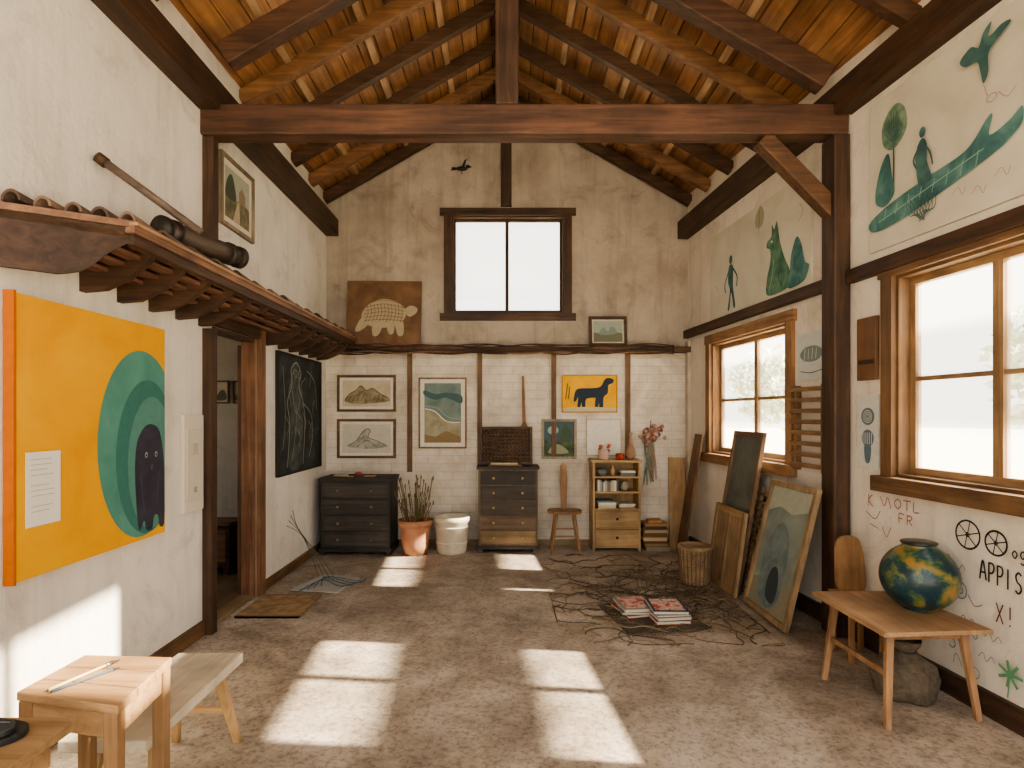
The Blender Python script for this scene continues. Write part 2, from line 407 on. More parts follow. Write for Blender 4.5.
for v0, v1 in ((.15, .95), (1.1, 2.05)): b.box(.12, .62, v0, v1, .02, .03, wood('#6a4c36', '#9c7655', 'Z'), Md)
b.lathe((.68, 1.0, .02), [(.012, 0), (.012, .03), (.028, .04), (.028, .06), (.01, .07)], flat('#b8954a', .3, .9), 16, Md)
b.done('door_1', .004)
b = B()
b.box(-4.5, -2.29, 6.3, 6.4, -.1, 2.6, WCOR)
Mw5 = FM((-4.5, 0, 0), (0, 1, 0), (0, 0, 1), (1, 0, 0)); grid_wall(b, Mw5, 3.9, 6.4, -.1, 2.6, [(4.3, 6.0, .9, 2.3)], .1, WCOR); b.box(-4.5, -2.29, 3.9, 4.0, -.1, 2.6, WCOR)  # outer corridor wall has an added hole to let daylight in
b.done('wall_corridor')
b = B(); b.box(-4.5, -2.3, 4.0, 6.3, -.1, 0, wood('#6a5642', '#94795c', 'Y')); b.done('floor_corridor')
b = B(); b.box(-4.6, -2.29, 3.9, 6.4, 2.6, 2.7, WCOR); b.done('ceiling_corridor')
window('added_corridor_window', Mw5, 4.3, 6.0, .9, 2.3, [5.15], [1.6], (BR('Y'), BR('Z')), (BR('Y'), BR('Z')), th=.1, depth=.04, tw=.05)  # unseen window added to brighten the corridor behind the door
Mc = FM((0, 6.3, 0), (1, 0, 0), (0, 0, 1), (0, -1, 0))
b = B()
for uu in (-3.05, -2.85):
    p = frame(b, Mc, uu, uu+.16, 1.72, 1.96, .015, .02, DK(), flat('#b9ad98')); p.poly([(.1, .1), (.9, .15), (.7, .6), (.3, .5)], flat('#5d5a50'))
b.done('small_framed_sketches')
b = B(); b.box(-3.5, -2.75, 5.98, 6.28, .08, .5, DK('X')); b.box(-3.52, -2.73, 5.96, 6.29, .5, .53, BR('X'))
for x in (-3.48, -2.82): b.box(x, x+.05, 6.0, 6.05, 0, .08, DK()); b.box(x, x+.05, 6.2, 6.25, 0, .08, DK())
for x in (-3.46, -3.11): b.box(x, x+.33, 5.965, 5.98, .14, .45, BR('X'))
b.done('corridor_chest')

# ---------------------------------------------------------------- canopy ledge on left wall
b = B(); x_o = -1.8
y0w, y0o, y1 = 2.5, 2.88, 7.1
FAS = wood('#6f4e3c', '#a58068', 'Y')
b.add([(-2.2, y0w, 2.44), (x_o, y0o, 2.45), (x_o, y1, 2.45), (-2.2, y1, 2.44), (-2.2, y0w, 2.47), (x_o, y0o, 2.48), (x_o, y1, 2.48), (-2.2, y1, 2.47)],
      [(0, 1, 2, 3), (7, 6, 5, 4), (0, 4, 5, 1), (1, 5, 6, 2), (2, 6, 7, 3), (3, 7, 4, 0)], BR('Y'))
b.box(x_o-.02, x_o+.02, y0o, y1, 2.42, 2.47, DK('Y')); b.box(x_o-.01, x_o+.035, y0o-.02, y1, 2.47, 2.505, FAS)
b.box(x_o-.03, x_o+.05, y0o-.02, y1, 2.505, 2.52, wood('#8f6c54', '#c4a080', 'Y'))
b.box(-2.2, -2.15, y0w+.06, y1, 2.37, 2.42, DK('Y'))
for i in range(4):
    x = -2.12+i*.085; z = 2.31+i*.03
    b.box(x, x+.07, y0w+.2+i*.09, y1, z+.03, z+.05, wood('#664838', '#9a725c', 'Y'))
y = 3.1
while y < 7.1:
    lo = 2.37 if 4.4 < y < 5.45 else 2.24
    b.prism([(-2.2, lo), (-2.08, lo+.01), (-1.95, max(2.31, lo+.01)), (-1.86, 2.385), (-1.82, 2.43), (-1.82, 2.45), (-2.2, 2.45)], y, y+.05, DK('X'), FM((0, 0, 0), (1, 0, 0), (0, 0, 1), (0, 1, 0)))
    y += .3
dE = Vector((x_o+2.2, y0o-y0w, 0)).normalized(); ME = FM((-2.2, y0w, 0), dE, (0, 0, 1), (dE.y, -dE.x, 0)); LE = math.hypot(x_o+2.2, y0o-y0w)
cur = catmull([(LE*.5, 2.235), (LE*.68, 2.27), (LE*.84, 2.36), (LE, 2.43)], False, 5)
b.prism([(.0, 2.235)]+cur+[(LE, 2.50), (.0, 2.47)], -.03, .0, wood('#34241b', '#5c4336', 'X'), ME)
b.prism([(.0, 2.47), (LE+.02, 2.50), (LE+.02, 2.53), (.0, 2.50)], -.04, .02, FAS, ME)
TI = [blotch('clay_tile_%d' % i, [(.3, c1), (.7, c2)], 6, .85) for i, (c1, c2) in enumerate((('#54453b', '#7d685c'), ('#64503f', '#907869'), ('#463a33', '#6e5a50')))]
for cx in range(5):
    x = -2.13+cx*.078
    yy = y0w+(x+2.2)*.95+.02
    while yy < 7.0:
        r = .042+random.uniform(-.003, .004); l = .34; z = 2.50+random.uniform(0, .012); vs = []; fs = []
        dx = random.uniform(-.006, .006)
        for j, (ya, rr, zz) in enumerate(((yy, r, z+.022), (yy+l, r*.85, z))):
            for k in range(9):
                t = math.pi*k/8; vs.append((x+dx+math.cos(t)*rr, ya, zz+math.sin(t)*rr*1.15))
            for k in range(9):
                t = math.pi*k/8; vs.append((x+dx+math.cos(t)*(rr-.011), ya, zz+math.sin(t)*(rr-.011)*1.15))
        for k in range(8):
            fs += [(k, k+1, 19+k, 18+k), (9+k, 27+k, 28+k, 10+k), (k, 9+k, 10+k, k+1), (18+k, 19+k, 28+k, 27+k)]
        b.add(vs, fs, random.choice(TI), smooth=False); yy += l-.05
b.done('tiled_canopy_ledge')
b = B(); b.tube([(-1.70, 3.36, 2.62), (-2.15, 3.2, 2.96)], .022, wood('#5c4e44', '#86746a', 'X'), 12)
b.tube([(-2.13, 3.207, 2.944), (-2.17, 3.193, 2.975)], .03, DK(), 12); b.done('wooden_pole')
b = B(); MT = flat('#5a4f47', .5, .2)
b.tube([(-1.93, 3.38, 2.65), (-1.77, 3.98, 2.645)], .062, MT, 20)
for t in (.0, .12, .85, 1.0):
    p = Vector((-1.93, 3.38, 2.65)).lerp(Vector((-1.77, 3.98, 2.645)), t); d = Vector((.16, .6, 0)).normalized()*.018
    b.tube([p-d, p+d], .072, flat('#3a322d', .5, .3), 20)
b.done('metal_drum')

# back ledge with twigs
b = B(); b.box(-2.19, 2.24, 2.36, 2.425, 0.001, .16, wood('#503628', '#83604a', 'X'), MB)
for k in range(9):
    z = 2.345+random.uniform(-.01, .1); pts = [(-2.15+i*.22, z+random.uniform(-.018, .018), .175+random.uniform(-.015, .02)) for i in range(20)]
    b.tube(catmull(pts, False, 3), random.uniform(.006, .013), random.choice([wood('#6e5443', '#9a7b65', 'X'), DK('X')]), 6, MB)
for k in range(40):
    x = random.uniform(-2.1, 2.1); b.tube([(x, 2.38, .19), (x+random.uniform(-.09, .09), 2.38+random.uniform(-.05, .06), .21+random.uniform(-.02, .02))], .004, DK('X'), 5, MB)
b.done('twig_covered_ledge')

# ---------------------------------------------------------------- art : back wall
INK = flat('#2b2927', .9); WHT = flat('#e6e0d2', .85)
b = B(); Mt = FM((-1.92, YB-.13, 2.435), (.999, .0, -.008), (.008, .1, .995), (0, -.995, .1))
p = frame(b, Mt, 0, .9, 0, .80, 0, .03, DK(), blotch('umber_canvas', [(.3, '#5b4330'), (.7, '#836448')], 4))
PT = flat('#b3a68c', .9); PT2 = flat('#75593c')
p.poly([(.2, .44), (.28, .62), (.48, .72), (.7, .66), (.8, .52), (.74, .36), (.55, .28), (.32, .3)], PT)
p.poly([(.78, .55), (.86, .62), (.95, .58), (.93, .5), (.84, .45)], PT)
p.poly([(.3, .34), (.18, .22), (.12, .24), (.2, .42)], PT); p.poly([(.66, .34), (.7, .16), (.77, .18), (.76, .38)], PT); p.poly([(.36, .32), (.36, .16), (.43, .16), (.48, .3)], PT); p.poly([(.55, .3), (.58, .18), (.64, .2), (.64, .34)], PT)
for i in range(11): p.line([(.25+i*.048, .36+.02*(i % 2)), (.29+i*.046, .5), (.27+i*.047, .64)], .006, PT2)
for i in range(6): p.line([(.24, .38+i*.05), (.5, .40+i*.06), (.77, .38+i*.05)], .006, PT2)
b.done('turtle_painting')
b = B(); Ms = FM((1.02, YB-.11, 2.43), (1, 0, 0), (0, .15, .988), (0, -.988, .15))
p = frame(b, Ms, 0, .46, 0, .37, .035, .03, wood('#3c2c20', '#6a5340', 'X'), flat('#9aa59b'), .02, flat('#c9c0ae'))
p.poly([(0, 0), (1, 0), (1, .4), (.7, .5), (.4, .35), (0, .45)], flat('#6c705f'), False); p.poly([(.2, .35), (.35, .7), (.5, .5), (.65, .75), (.8, .4)], flat('#7d8b84')); b.done('small_landscape_painting')
b = B(); BM = flat('#20201f', .6)
b.blob((-.53, 4.62, .03), (.07, .028, .02), BM, 2, 0, MB); b.blob((-.455, 4.645, .03), (.025, .022, .018), BM, 2, 0, MB)
b.prism([(-.54, 4.63), (-.50, 4.72), (-.47, 4.74), (-.50, 4.64)], .02, .03, BM, MB); b.prism([(-.59, 4.61), (-.66, 4.60), (-.65, 4.64), (-.6, 4.635)], .02, .03, BM, MB)
b.prism([(-.435, 4.65), (-.40, 4.64), (-.435, 4.635)], .025, .032, BM, MB); b.tube([(-.53, 4.6, .03), (-.53, 4.56, .02)], .004, BM, 6, MB); b.tube([(-.53, 4.56, .03), (-.53, 4.56, 0)], .004, BM, 6, MB)
b.done('bird_ornament')
FRW = wood('#5f4634', '#8c6c50', 'X')
b = B(); p = frame(b, MB, -2.06, -1.34, 1.64, 2.09, .03, .03, FRW, blotch('aged_paper', [(.3, '#b9ab90'), (.7, '#d3c7af')], 6), .035, WHT)
p.poly([(.05, .2), (.12, .45), (.28, .62), (.38, .8), (.5, .62), (.62, .7), (.78, .5), (.95, .35), (.97, .2), (.6, .12), (.3, .1)], blotch('sepia_wash', [(.35, '#75694f'), (.65, '#a89a7c')], 12)); p.line([(.05, .22), (.14, .47), (.28, .63), (.38, .8), (.5, .62), (.62, .7), (.78, .5), (.95, .32)], .006, INK)
for i in range(9): p.line([(.12+i*.09, .2), (.16+i*.085, .34+.04*(i % 3)), (.22+i*.08, .42+.05*(i % 2))], .004, INK)
b.done('framed_mountain_drawing')
b = B(); p = frame(b, MB, -2.06, -1.34, 1.07, 1.55, .03, .03, FRW, flat('#cfc9ba'), .035, WHT)
p.poly([(.1, .25), (.28, .42), (.42, .75), (.52, .85), (.58, .78), (.54, .55), (.75, .4), (.95, .25), (.7, .15), (.35, .15)], blotch('grey_wash', [(.35, '#8b8a80'), (.65, '#bbb8aa')], 12))
p.line([(.1, .25), (.28, .42), (.42, .75), (.52, .85), (.58, .78), (.54, .55), (.75, .4), (.93, .22)], .006, INK); p.line([(.3, .2), (.5, .45), (.7, .2)], .004, INK); p.line([(.42, .5), (.48, .62), (.52, .5)], .004, INK); b.done('framed_figure_sketch')
b = B(); p = frame(b, MB, -1.06, -.47, 1.19, 2.06, .02, .03, wood('#7d6048', '#aa8a68', 'Z'), blotch('sea_wash', [(.3, '#5f7674'), (.7, '#84938a')], 7), .05, WHT)
p.poly([(0, 0), (1, 0), (1, .1), (.6, .2), (.3, .1), (0, .14)], flat('#8f7c5c'), False); p.poly([(0, .14), (.3, .1), (.6, .2), (1, .1), (1, .32), (.6, .34), (.3, .5), (0, .55)], blotch('sand_wash', [(.3, '#8a856c'), (.7, '#ada68c')], 9), False)
p.poly([(0, .8), (.3, .72), (.6, .76), (1, .66), (1, .8), (.6, .84), (.3, .82), (0, .88)], flat('#4d6a6d')); p.line([(.02, .57), (.3, .52), (.6, .36), (.98, .34)], .014, WHT); p.line([(.02, .62), (.35, .58), (.65, .43), (.98, .4)], .008, flat('#a0aeaa')); b.done('framed_coastal_print')
b = B(); p = frame(b, MB, .70, 1.38, 1.63, 2.09, .012, .02, flat('#c9952e'), blotch('yellow_canvas_s', [(.3, '#dca019'), (.7, '#f0bb2b')], 5))
DG = flat('#2b3a4a')
p.poly([(.36, .12), (.42, .12), (.44, .36), (.66, .36), (.68, .1), (.75, .1), (.76, .4), (.84, .52), (.85, .74), (.93, .8), (.95, .9), (.86, .95), (.78, .9), (.7, .7), (.5, .66), (.36, .66), (.24, .6), (.2, .3), (.25, .3), (.31, .48), (.34, .4)], DG, True, 3)
p.poly([(.27, .12), (.32, .12), (.36, .4), (.3, .5)], DG, True, 3); p.poly([(.6, .12), (.65, .12), (.7, .42), (.62, .42)], DG, True, 3)
p.poly([(0, 0), (1, 0), (1, .1), (.5, .14), (0, .1)], flat('#c8bfa0'), False); p.line([(.05, .35), (.09, .8)], .01, DG); p.line([(.1, .35), (.13, .7)], .01, DG); b.done('yellow_animal_painting')
b = B(); p = frame(b, MB, .45, .88, 1.06, 1.55, .03, .03, wood('#9a8a72', '#c7b79c', 'Z'), flat('#52646c'))
p.poly([(0, 0), (1, 0), (1, .4), (.6, .5), (.3, .35), (0, .5)], blotch('dark_field', [(.35, '#2c3f33'), (.65, '#5a6b4c')], 14), False); p.ell(.3, .75, .18, .12, flat('#a3bdb6')); p.poly([(.55, .45), (.6, .8), (.75, .88), (.9, .7), (.85, .45)], flat('#4b5f4c')); p.poly([(.15, .1), (.35, .35), (.6, .3), (.8, .1)], flat('#9a9c80')); b.done('framed_blue_green_painting')
b = B(); p = frame(b, MB, 1.0, 1.43, 1.10, 1.55, .008, .015, flat('#b5a993'), flat('#e6e1d5')); b.done('blank_paper_panel')
b = B(); b.bar((.235, 7.35, 1.45), (.22, 7.365, 2.08), .045, .015, OR('Z'), up=(0, 1, 0), w1=.03); b.blob((.235, 7.34, 1.43), (.045, .012, .08), OR('Z')); b.done('wooden_paddle')

# ---------------------------------------------------------------- art : left wall
b = B(); YC = blotch('yellow_canvas', [(.25, '#e09a06'), (.5, '#ecab0e'), (.75, '#f3ba20')], 2.2, .75)
b.box(2.64, 3.8, .86, 2.14, .003, .045, YC, ML); b.box(2.625, 2.64, .85, 2.15, .003, .05, flat('#c46a14'), ML)
p = Pic(b, ML, off=.046); hi = 3.797
p.ell(3.56, 1.43, .39, .55, blotch('egg_outer', [(.3, '#47847a'), (.7, '#5f9a8c')], 5), 48, hi=hi); p.ell(3.62, 1.35, .30, .46, flat('#3f7a72'), 48, hi=hi); p.ell(3.66, 1.31, .235, .40, flat('#598f86'), 48, hi=hi)
FG = blotch('dark_figure_paint', [(.3, '#2a2b38'), (.7, '#3e3d4e')], 9)
p.poly([(3.53, .92), (3.50, 1.1), (3.49, 1.3), (3.51, 1.44), (3.57, 1.52), (3.64, 1.545), (3.72, 1.52), (3.76, 1.44), (3.785, 1.3), (3.79, 1.1), (3.79, .92), (3.74, .91), (3.72, .98), (3.68, .98), (3.66, .91), (3.60, .91), (3.58, .97)], FG)
p.ell(3.60, 1.36, .014, .018, flat('#9fb0b4')); p.ell(3.70, 1.36, .014, .018, flat('#9fb0b4')); p.ell(3.60, 1.358, .007, .009, INK); p.ell(3.70, 1.358, .007, .009, INK)
p.line([(3.54, 1.25), (3.56, 1.12), (3.58, 1.02)], .006, flat('#55566a')); p.line([(3.73, 1.25), (3.71, 1.12), (3.70, 1.06)], .006, flat('#55566a')); p.line([(3.64, 1.3), (3.65, 1.27), (3.66, 1.3)], .006, flat('#6b6d80'))
b.done('yellow_figure_painting')
b = B(); b.box(2.69, 2.9, 1.09, 1.43, .0492, .0515, flat('#e9e6df', .9, 0, .03), ML); p = Pic(b, ML, 2.69, 2.9, 1.09, 1.43, .052)
for i in range(11):
    if i in (4, 8): continue
    p.line([(.12, .9-i*.07), (.12+random.uniform(.5, .74), .9-i*.07)], .0025, flat('#a5a5a8'), False)
b.done('pinned_note')
b = B(); p = frame(b, ML, 5.74, 7.08, 1.0, 2.22, .015, .035, flat('#2c2b29'), blotch('black_canvas', [(.3, '#1a1e20'), (.5, '#272d30'), (.7, '#434b4d')], 4))
CH = flat('#9aa09a')
p.poly([(.25, .05), (.28, .4), (.24, .6), (.32, .75), (.30, .88), (.4, .95), (.48, .86), (.44, .75), (.54, .62), (.56, .4), (.5, .05)], blotch('chalk_smudge', [(.35, '#2c3335'), (.6, '#59615f')], 8))
p.line([(.2, .05), (.25, .4), (.2, .6), (.3, .75), (.28, .88), (.4, .95), (.5, .86), (.45, .75), (.55, .62), (.6, .4), (.55, .05)], .018, CH)
p.line([(.3, .7), (.4, .5), (.5, .7)], .012, CH); p.line([(.3, .1), (.4, .45), (.38, .6)], .012, CH); p.line([(.55, .6), (.75, .5), (.8, .3), (.7, .1)], .013, CH); p.line([(.65, .9), (.85, .8), (.9, .55)], .012, CH); p.line([(.1, .9), (.15, .5), (.1, .2)], .01, CH)
for i in range(16): a = random.uniform(.15, .8); c = random.uniform(.1, .75); p.line([(a, c), (a+random.uniform(-.06, .06), c+.08), (a+random.uniform(-.08, .08), c+.16)], .008, CH)
p.ring(.36, .85, .03, .035, .01, CH, 12); p.ring(.45, .85, .03, .035, .01, CH, 12); b.done('black_chalk_painting')
b = B(); p = frame(b, ML, 4.6, 5.2, 3.08, 3.64, .03, .03, wood('#7f715e', '#ab9c86', 'Z'), flat('#a9aca0'), .05, flat('#ddd4c4'))
p.poly([(0, 0), (1, 0), (1, .42), (.75, .5), (.4, .44), (0, .5)], blotch('field_wash', [(.35, '#55553f'), (.65, '#857e60')], 14), False); p.poly([(.02, .42), (.08, .75), (.25, .9), (.38, .7), (.42, .42)], flat('#4c5443')); p.poly([(.55, .44), (.55, .66), (.68, .78), (.82, .66), (.82, .44)], flat('#8f8268'), False); p.poly([(.3, 0), (.5, .44), (.56, .44), (.6, 0)], flat('#b8ad92'), False); b.done('framed_landscape')
b = B(); b.box(4.06, 4.32, .93, 1.6, 0.002, .03, flat('#d9d2c4', .7, 0, .04), ML); b.box(4.09, 4.29, 1.0, 1.5, .03, .036, flat('#d3ccbe', .7, 0, .04), ML)
b.box(4.16, 4.22, 1.32, 1.40, .036, .042, flat('#bfb8ac'), ML); b.box(4.17, 4.21, 1.06, 1.10, .036, .042, flat('#a39c92'), ML); b.done('wall_switch_panel', .003)

# ---------------------------------------------------------------- art : right wall (u = -y)
PAN = blotch('mural_paper', [(.3, '#bfb9a8'), (.7, '#d6d1c1')], 2)
b = B(); b.box(-4.1, -2.97, 2.70, 3.70, 0.002, .02, PAN, MR); p = Pic(b, MR, off=.021)
T1, T2 = blotch('teal_wash', [(.32, '#34595c'), (.5, '#4b7675'), (.68, '#6b948c')], 7, .9), blotch('deep_teal_wash', [(.32, '#2c4a4c'), (.68, '#507673')], 9, .9); G1 = blotch('sage_wash', [(.35, '#56735f'), (.65, '#839a82')], 14, .9)
p.poly([(-3.97, 3.38), (-3.98, 3.5), (-3.92, 3.58), (-3.85, 3.6), (-3.78, 3.54), (-3.76, 3.42), (-3.82, 3.34), (-3.9, 3.32)], G1)
for i in range(15):
    a = math.pi*(i/14*1.4-.2); r = random.uniform(.7, 1); p.line([(-3.87, 3.36), (-3.87+math.cos(a)*.09*r, 3.45+math.sin(a)*.12*r)], .005, T2, False)
p.line([(-3.87, 3.38), (-3.865, 3.2), (-3.87, 3.02)], .014, T2)
p.poly([(-4.03, 3.02), (-4.02, 3.14), (-3.97, 3.26), (-3.91, 3.3), (-3.88, 3.15), (-3.86, 3.03), (-3.95, 2.97)], T1)
p.poly([(-4.09, 2.90), (-3.9, 2.97), (-3.6, 3.02), (-3.36, 3.05), (-3.27, 3.09), (-3.19, 3.17), (-3.15, 3.18), (-3.17, 3.08), (-3.06, 3.10), (-2.985, 3.14), (-2.985, 3.06), (-3.05, 3.01), (-3.15, 2.97), (-3.5, 2.89), (-3.85, 2.83), (-4.05, 2.83)], T1)
for i in range(8): p.line([(-3.95+i*.1, 2.88+i*.009), (-3.93+i*.1, 2.95+i*.011)], .006, flat('#8fb0a5'), False)
p.line([(-4.0, 2.88), (-3.6, 2.95), (-3.2, 3.02)], .007, flat('#8fb0a5'))
p.poly([(-3.65, 3.0), (-3.67, 3.13), (-3.66, 3.23), (-3.62, 3.27), (-3.585, 3.22), (-3.585, 3.12), (-3.55, 3.01), (-3.6, 2.99)], T2); p.ell(-3.62, 3.305, .024, .032, T2); p.line([(-3.65, 3.22), (-3.69, 3.16), (-3.66, 3.1)], .014, T2); p.line([(-3.6, 3.22), (-3.56, 3.16), (-3.54, 3.08)], .012, T2)
for i in range(8):
    p.line([(-3.74+i*.033, 2.92), (-3.67+i*.022, 2.82), (-3.60-.0*i, 2.77+i*.008)], .005, T2); p.line([(-3.51-i*.033, 2.93), (-3.57-i*.02, 2.83), (-3.64, 2.77+i*.008)], .005, T2)
p.poly([(-3.34, 3.56), (-3.27, 3.6), (-3.22, 3.57), (-3.19, 3.63), (-3.14, 3.66), (-3.16, 3.59), (-3.08, 3.61), (-3.03, 3.59), (-3.12, 3.54), (-3.16, 3.5), (-3.16, 3.41), (-3.19, 3.36), (-3.21, 3.44), (-3.23, 3.5), (-3.3, 3.51)], T2)
PK = flat('#a9877b', .9); p.ring(-3.14, 3.26, .03, .02, .005, PK, 12); p.line([(-3.19, 3.36), (-3.17, 3.3), (-3.16, 3.28)], .004, PK); p.line([(-3.1, 3.27), (-3.05, 3.22), (-3.0, 3.25)], .004, PK)
for (u, v) in ((-3.35, 2.84), (-3.22, 2.80), (-3.08, 2.84)): p.line([(u-.04, v), (u, v+.03), (u+.03, v-.02), (u+.05, v+.02)], .004, flat('#a3917f'))
b.done('fish_mural_panel')
b = B(); b.box(-6.68, -4.78, 2.645, 3.56, 0.002, .02, PAN, MR); p = Pic(b, MR, off=.021)
p.ell(-6.18, 3.2, .035, .045, T2); p.poly([(-6.22, 3.14), (-6.24, 2.98), (-6.2, 2.88), (-6.25, 2.7), (-6.21, 2.7), (-6.17, 2.86), (-6.12, 2.7), (-6.08, 2.72), (-6.13, 2.92), (-6.13, 3.12)], T2); p.line([(-6.22, 3.1), (-6.31, 2.97), (-6.3, 2.88)], .02, T2); p.line([(-6.13, 3.1), (-6.04, 3.0), (-6.05, 2.9)], .02, T2)
G2 = blotch('green_wash', [(.35, '#3b604e'), (.65, '#668b72')], 8, .9)
p.poly([(-5.44, 2.68), (-5.46, 2.82), (-5.40, 2.97), (-5.40, 3.08), (-5.46, 3.12), (-5.45, 3.17), (-5.38, 3.2), (-5.37, 3.3), (-5.33, 3.25), (-5.29, 3.31), (-5.26, 3.2), (-5.23, 3.1), (-5.16, 2.95), (-5.08, 2.82), (-5.1, 2.69)], G2)
p.poly([(-5.12, 2.69), (-5.08, 2.82), (-5.06, 2.95), (-4.98, 3.08), (-4.91, 3.0), (-4.86, 2.85), (-4.8, 2.8), (-4.86, 2.7), (-5.0, 2.67)], T1)
p.ell(-5.37, 3.15, .012, .012, WHT); p.line([(-5.42, 2.72), (-5.36, 2.85), (-5.34, 2.98)], .012, flat('#8fb09a')); p.line([(-5.2, 2.72), (-5.26, 2.82), (-5.2, 2.92)], .010, flat('#2f5846'))
p.poly([(-5.65, 3.36), (-5.66, 3.46), (-5.57, 3.54), (-5.5, 3.45), (-5.54, 3.35)], flat('#a7a48a')); p.line([(-5.6, 3.3), (-5.58, 3.5)], .006, T2); p.line([(-4.95, 3.2), (-4.88, 3.26), (-4.93, 3.34)], .005, PK); p.line([(-6.5, 2.72), (-6.45, 2.9), (-6.52, 3.0)], .005, PK)
b.done('fox_mural_panel')
b = B(); p = frame(b, MR, -4.97, -4.6, 1.88, 2.26, .0, .015, WHT, flat('#c9cec9')); p.poly([(.08, .55), (.3, .7), (.7, .7), (.92, .55), (.7, .4), (.3, .4)], flat('#7d8d8c'))
for i in range(4): p.line([(.25+i*.14, .44), (.28+i*.14, .66)], .006, WHT, False)
p.line([(.1, .2), (.5, .15), (.9, .2)], .006, INK); b.done('fish_drawing')
b = B(); SH = wood('#7d5d42', '#b18d68', 'Y')
b.box(-4.98, -4.945, 1.15, 1.84, 0.002, .05, SH, MR); b.box(-4.61, -4.575, 1.15, 1.84, 0.002, .05, SH, MR)
for i in range(8): b.box(-5.0, -4.56, 1.18+i*.087, 1.215+i*.087, .045, .075, SH, MR)
b.done('slatted_wall_rack', .003)
b = B(); b.box(-4.22, -4.03, 1.84, 2.27, 0.002, .03, wood('#6e4f3a', '#94704f', 'Z'), MR); b.box(-4.2, -4.05, 1.95, 1.98, .03, .035, DK('Y'), MR); b.done('wall_wood_block', .003)
b = B(); p = frame(b, MR, -4.24, -4.02, 1.24, 1.74, 0, .012, WHT, flat('#cfd0c9')); BL = flat('#5f7480')
p.ell(.5, .70, .3, .12, BL); p.ell(.5, .40, .28, .12, BL); p.poly([(.35, .3), (.4, .08), (.6, .08), (.65, .3)], BL)
for i in range(3): p.ring(.5, .70, .08+.06*i, .03+.028*i, .004, WHT, 16)
for i in range(5): p.line([(.3+i*.1, .32), (.3+i*.1, .48)], .005, WHT, False)
b.done('blue_shell_drawing')
LET = {'A': [[(0, 0), (.45, 1), (.95, 0)], [(.2, .38), (.78, .38)]], 'P': [[(.1, 0), (.12, 1)], [(.1, .98), (.7, .95), (.85, .72), (.6, .5), (.12, .48)]], 'I': [[(.3, 0), (.32, 1)]],
       'S': [[(.85, .88), (.5, 1), (.15, .82), (.3, .55), (.7, .42), (.82, .18), (.45, 0), (.08, .12)]], 'O': [[(.5, 1), (.12, .75), (.1, .3), (.5, 0), (.88, .3), (.86, .75), (.5, 1)]],
       'T': [[(0, .97), (1, 1)], [(.5, .98), (.48, 0)]], 'L': [[(.15, 1), (.12, .02), (.8, 0)]], 'R': [[(.1, 0), (.12, 1)], [(.1, .98), (.7, .95), (.8, .72), (.5, .5), (.12, .48)], [(.4, .5), (.85, 0)]],
       'F': [[(.1, 0), (.12, 1), (.85, .98)], [(.12, .52), (.65, .52)]], 'g': [[(.8, .7), (.4, .75), (.15, .45), (.4, .15), (.8, .35), (.8, .72), (.78, -.1), (.45, -.35), (.15, -.2)]], 'o': [[(.5, .7), (.15, .4), (.5, .05), (.85, .4), (.5, .7)]],
       'K': [[(.1, 0), (.12, 1)], [(.8, 1), (.15, .5), (.85, 0)]], 'X': [[(.1, 0), (.9, 1)], [(.1, 1), (.9, 0)]], '!': [[(.5, 1), (.5, .35)], [(.5, .1), (.5, 0)]]}
b = B(); p = Pic(b, MR, off=.0015)
def write(txt, u, v, h, w, lw, m, drift=0):
    for i, ch in enumerate(txt):
        for st in LET.get(ch, []):
            p.line([(u+i*w+a*w*.8, v+c*h+drift*i) for a, c in st], lw, m)
for cu, cv, r in ((-3.336, .935, .078), (-3.157, .925, .064)):
    p.ring(cu, cv, r, r, .011, INK); p.ring(cu, cv, r*.15, r*.15, .006, INK, 10)
    for k in range(6):
        a = math.pi*k/3+.3; p.line([(cu, cv), (cu+math.cos(a)*r, cv+math.sin(a)*r)], .006, INK, False)
write('APPIS', -3.25, .715, .105, .052, .010, INK, -.004)
write('og', -3.06, .87, .06, .045, .008, INK)
RD = flat('#a3655a', .9); write('OTL', -3.88, 1.0, .06, .08, .007, RD); write('FR', -3.84, .91, .06, .07, .007, RD)
write('K', -4.12, .98, .08, .07, .007, RD); p.line([(-4.14, .94), (-4.05, .9), (-4.0, .96)], .006, RD); p.line([(-4.1, .86), (-4.02, .84)], .006, RD)
p.line([(-4.0, 1.06), (-3.96, 1.0), (-3.93, 1.06), (-3.9, .99)], .006, RD); p.line([(-3.98, .86), (-3.94, .8), (-3.9, .87)], .005, RD)
GB = flat('#8a949a', .9); p.ring(-3.36, .62, .04, .045, .008, GB); p.ring(-3.36, .62, .016, .018, .006, GB); p.line([(-3.31, .61), (-3.27, .56), (-3.22, .58)], .007, GB)
write('S', -3.44, .28, .10, .07, .008, GB); write('X!', -3.14, .52, .10, .06, .008, flat('#5b3a33')); write('oo', -3.33, .38, .05, .05, .006, GB)
GR = flat('#9c948a', .9)
for (u, v) in ((-3.52, .78), (-3.5, .40), (-3.24, .30), (-3.2, .42), (-3.36, .46), (-3.42, .74)):
    p.line([(u, v), (u+.03, v+.03), (u+.05, v-.01), (u+.08, v+.025), (u+.1, v)], .005, GR)
p.ring(-3.26, .2, .03, .03, .005, GR, 14); p.line([(-3.4, .2), (-3.38, .26), (-3.34, .2)], .005, GR)
GF = flat('#5f9a72', .9)
for k in range(7):
    a = 2*math.pi*k/7; p.line([(-3.05, .28), (-3.05+math.cos(a)*.07, .28+math.sin(a)*.07)], .016, GF, False)
p.line([(-3.05, .26), (-3.06, .16)], .008, GF, False)
b.done('wall_writing')

